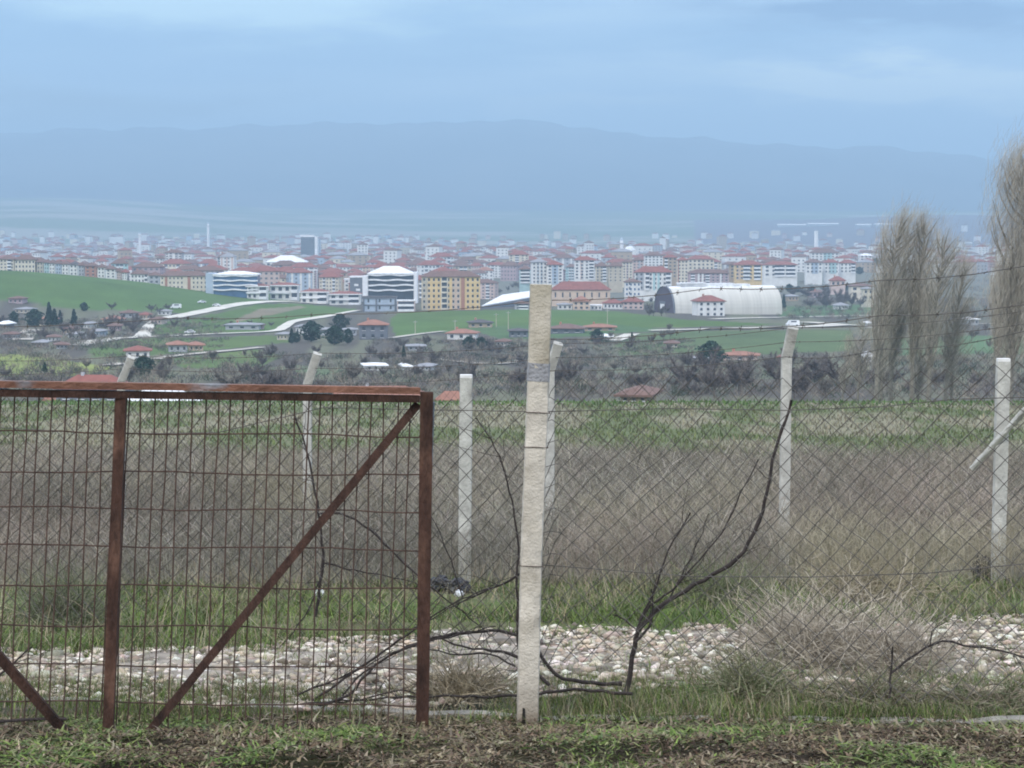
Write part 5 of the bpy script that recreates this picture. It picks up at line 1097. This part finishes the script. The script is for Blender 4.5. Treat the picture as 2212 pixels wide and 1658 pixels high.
scatter(14, 420, 860, 765, 800, 26, 44, 'below the lower meadow'); scatter(8, 480, 590, 700, 714, 12, 18, 'round the grey ruin', (0, 5)); scatter(10, 1060, 1150, 616, 650, 12, 20, 'on the dark bank left of the post', (0, 5))
for i in range(34):
    px = 1505+i*5.8+r4.uniform(-3, 3) if i < 24 else r4.uniform(1700, 1860); row = (624-abs(px-1600)*.03) if i < 24 else r4.uniform(602, 614); tree(EV[3 if i % 2 else 2], px, row+r4.uniform(-3, 3), r4.uniform(12, 19), 'round evergreen', 'in the dark grove behind the hangar' if i < 24 else 'on the bank under the white blocks', None, 1380 if i < 24 else 1560)
for i in range(60):
    px = r4.uniform(0, 1900); D_ = r4.uniform(1520, 2800) if px < 1040 else r4.uniform(1900, 2800); tree(EV[2+i % 2], px, 0, 9*F/D_*r4.uniform(.8, 1.4), 'round evergreen', 'between the town blocks', None, D_)
# thorn scrub between the single trees
def scrub(n, x0, x1, r0, r1, name, label, hh=2.6):
    px = r4.uniform(x0, x1, n); row = r4.uniform(r0, r1, n); gg = np.array([G(a, b_) for a, b_ in zip(px[::4], row[::4])]); gg = np.repeat(gg, 4, 0)[:n]; gg[:, 0] += r4.normal(0, 3, n); gg[:, 1] += r4.normal(0, 6, n); gg[:, 2] = zt(gg[:, 0], gg[:, 1])
    M = 26; c = np.repeat(gg, M, 0); m = len(c); ht = np.repeat(r4.uniform(.5, 1, n)*hh, M); p0 = c+np.stack([r4.normal(0, .8, m), r4.normal(0, .8, m), ht*r4.uniform(0, .5, m)], -1); dd = unit(np.stack([r4.normal(0, .6, m), r4.normal(0, .6, m), r4.uniform(.3, 1, m)], -1)); tt = np.linspace(0, 1, 2)[None, :, None]
    C = p0[:, None]+dd[:, None]*(ht*.6)[:, None, None]*tt; cl = np.array([VIO, GRY, TAN, (.07, .085, .055)])[r4.integers(0, 4, n)]; cc = np.repeat(cl, M, 0)*r4.uniform(.6, 1.4, (m, 1)); V, Fa, c2 = ribbons(C, np.full((m, 2), .11), unit(r4.normal(0, 1, (m, 3))), cc)
    tag(link(name, npmesh(name, V, Fa, CROWNB, c2)), label, kind='stuff')
scrub(1900, -20, 2240, 770, 862, 'thorn_scrub', 'tangled grey scrub of the thicket beyond the field edge')
scrub(900, -20, 480, 690, 760, 'village_scrub', 'scrubby gardens of the left village', 2.2)
scrub(1100, 820, 1500, 735, 790, 'bank_scrub', 'brown scrub on the banks in mid valley', 2.)
scrub(900, 1680, 2240, 600, 690, 'slope_scrub', 'violet scrub on the slope left of and behind the poplars', 3.)
# ---------------------------------------------------------------- poplars
def poplar(px_b, row_b, px_t, row_t, wpx, D, label, n, col, seed, arms=70, start=.12):
    r = np.random.default_rng(seed); x0 = (px_b-CX)/F*D; base = on(x0, D); top = P(px_t, row_t, D); H = top.z-base.z; lean = top.x-base.x; wd = wpx*D/F/2; o = empty('poplar_tree', base); tag(o, label, 'tree', 'bare poplars')
    ax = lambda t: np.stack([lean*t**1.6, 0*t, H*t], -1)
    mb = MB(); mb.tube([Vector(ax(np.array(t)).tolist())+Vector((0, 0, -.5 if t == 0 else 0)) for t in (0, .15, .35, .6, .85)], [H*.016, H*.013, H*.01, H*.006, H*.002], 7); mb.build('trunk', cm('poplar_bark', (.20, .18, .145), var=.35, scale=2), o)
    mb = MB(); ends = []
    for i in range(arms):
        t0 = start+(.92-start)*(i+r.random())/arms; a = r.uniform(0, 6.28); L_ = H*(.26*(1-t0)+.09)*r.uniform(.7, 1.2); env = wd*(math.sin(math.pi*min(1, max(0, (t0-start*.6)/(1.08-start*.6))))**.6)
        p = ax(np.array(t0)); pts = [Vector(p.tolist())]
        for s_ in (.3, .65, 1): pts.append(Vector((p[0]+math.cos(a)*env*s_**.7+lean*.28*s_*s_, p[1]+math.sin(a)*env*s_**.7, p[2]+L_*s_)))
        mb.tube(pts, [H*.0045, H*.0032, H*.002, H*.0008], 4); ends.append([tuple(q) for q in pts])
    mb.build('limbs', cm('poplar_bark', (0, 0, 0)), o)
    E = np.array(ends); n = int(n*2.3); k = r.integers(0, len(E), n); t = r.uniform(0, 1, n)**.8*3; i0 = np.minimum(t.astype(int), 2); f = (t-i0)[:, None]; p0 = E[k, i0]*(1-f)+E[k, i0+1]*f
    p0 += r.normal(0, wd*.2, (n, 3))*np.array([1, 1, 1.4]); L_ = H*r.uniform(.02, .085, n); dr = unit(np.stack([r.normal(.12+.08*np.sign(lean), .24, n), r.normal(0, .16, n), r.uniform(.6, 1, n)], -1)); tt = np.linspace(0, 1, 4)[None, :, None]
    C = p0[:, None]+dr[:, None]*L_[:, None, None]*tt+np.array([1., 0, -.25])[None, None]*(L_*r.uniform(-.1, .2, n))[:, None, None]*tt**2
    cl = np.array(col)[None]*(.6+.8*r.random((n, 1)))*(.8+.4*np.sin(k*1.7)[:, None]**2); V, Fa, c2 = ribbons(C, np.full((n, 4), .021)*np.array([1.2, 1, .8, .4]), unit(r.normal(0, 1, (n, 3))), cl); link('crown', npmesh('crown', V, Fa, CROWNB, c2), o)
PC = (.37, .33, .265)
poplar(1895, 846, 1950, 464, 92, 290, 'tall bare poplar, leftmost of the middle clump', 3400, PC, 1)
poplar(1925, 846, 1972, 486, 70, 296, 'slimmer bare poplar, second in the middle clump', 2300, PC, 2)
poplar(1972, 848, 2004, 470, 72, 292, 'tall bare poplar in the centre of the middle clump', 2600, PC, 3)
poplar(2008, 848, 2044, 510, 78, 288, 'bare poplar leaning right, fourth in the middle clump', 2400, PC, 4)
poplar(2045, 848, 2092, 560, 54, 300, 'lower bare poplar at the right end of the middle clump', 1500, PC, 5)
poplar(1855, 846, 1866, 690, 60, 300, 'short bare poplar at the left end of the middle clump', 900, PC, 6, 40)
poplar(1822, 846, 1840, 730, 44, 310, 'smallest bare poplar left of the middle clump', 900, PC, 7, 30)
poplar(2182, 850, 2250, 322, 170, 255, 'tallest bare poplar at the right edge, cut by the frame', 13000, PC, 8, 110)
poplar(1905, 848, 1925, 610, 90, 304, 'wide low bare poplar under the left of the middle clump', 1900, PC, 21, 50, .05)
poplar(1985, 848, 2010, 600, 96, 306, 'wide low bare poplar under the centre of the middle clump', 1900, PC, 22, 50, .05)
poplar(2058, 848, 2078, 650, 80, 302, 'wide low bare poplar under the right of the middle clump', 1500, PC, 23, 45, .05)
poplar(2225, 850, 2292, 350, 100, 250, 'second bare poplar at the right edge, mostly outside the frame', 6500, PC, 9, 90)
poplar(2155, 850, 2172, 560, 60, 262, 'shorter bare poplar left beside the tallest one', 1800, PC, 10, 50)
# ------------------------------------------------------------------ haze: the air between here and the mountains
bx = MB(); bx.box(-9500, 9500, -70, 17800, -66, 640); hm = bpy.data.materials.new('haze_air'); hm.use_nodes = True
t = hm.node_tree; t.nodes.clear(); o_ = t.nodes.new('ShaderNodeOutputMaterial'); v_ = t.nodes.new('ShaderNodeVolumePrincipled')
v_.inputs['Color'].default_value = (.54, .78, .98, 1); v_.inputs['Density'].default_value =   .00019; t.links.new(v_.outputs[0], o_.inputs['Volume'])
hz = bx.build('haze', hm); tag(hz, 'thin blue haze hanging over the whole valley', kind='stuff')
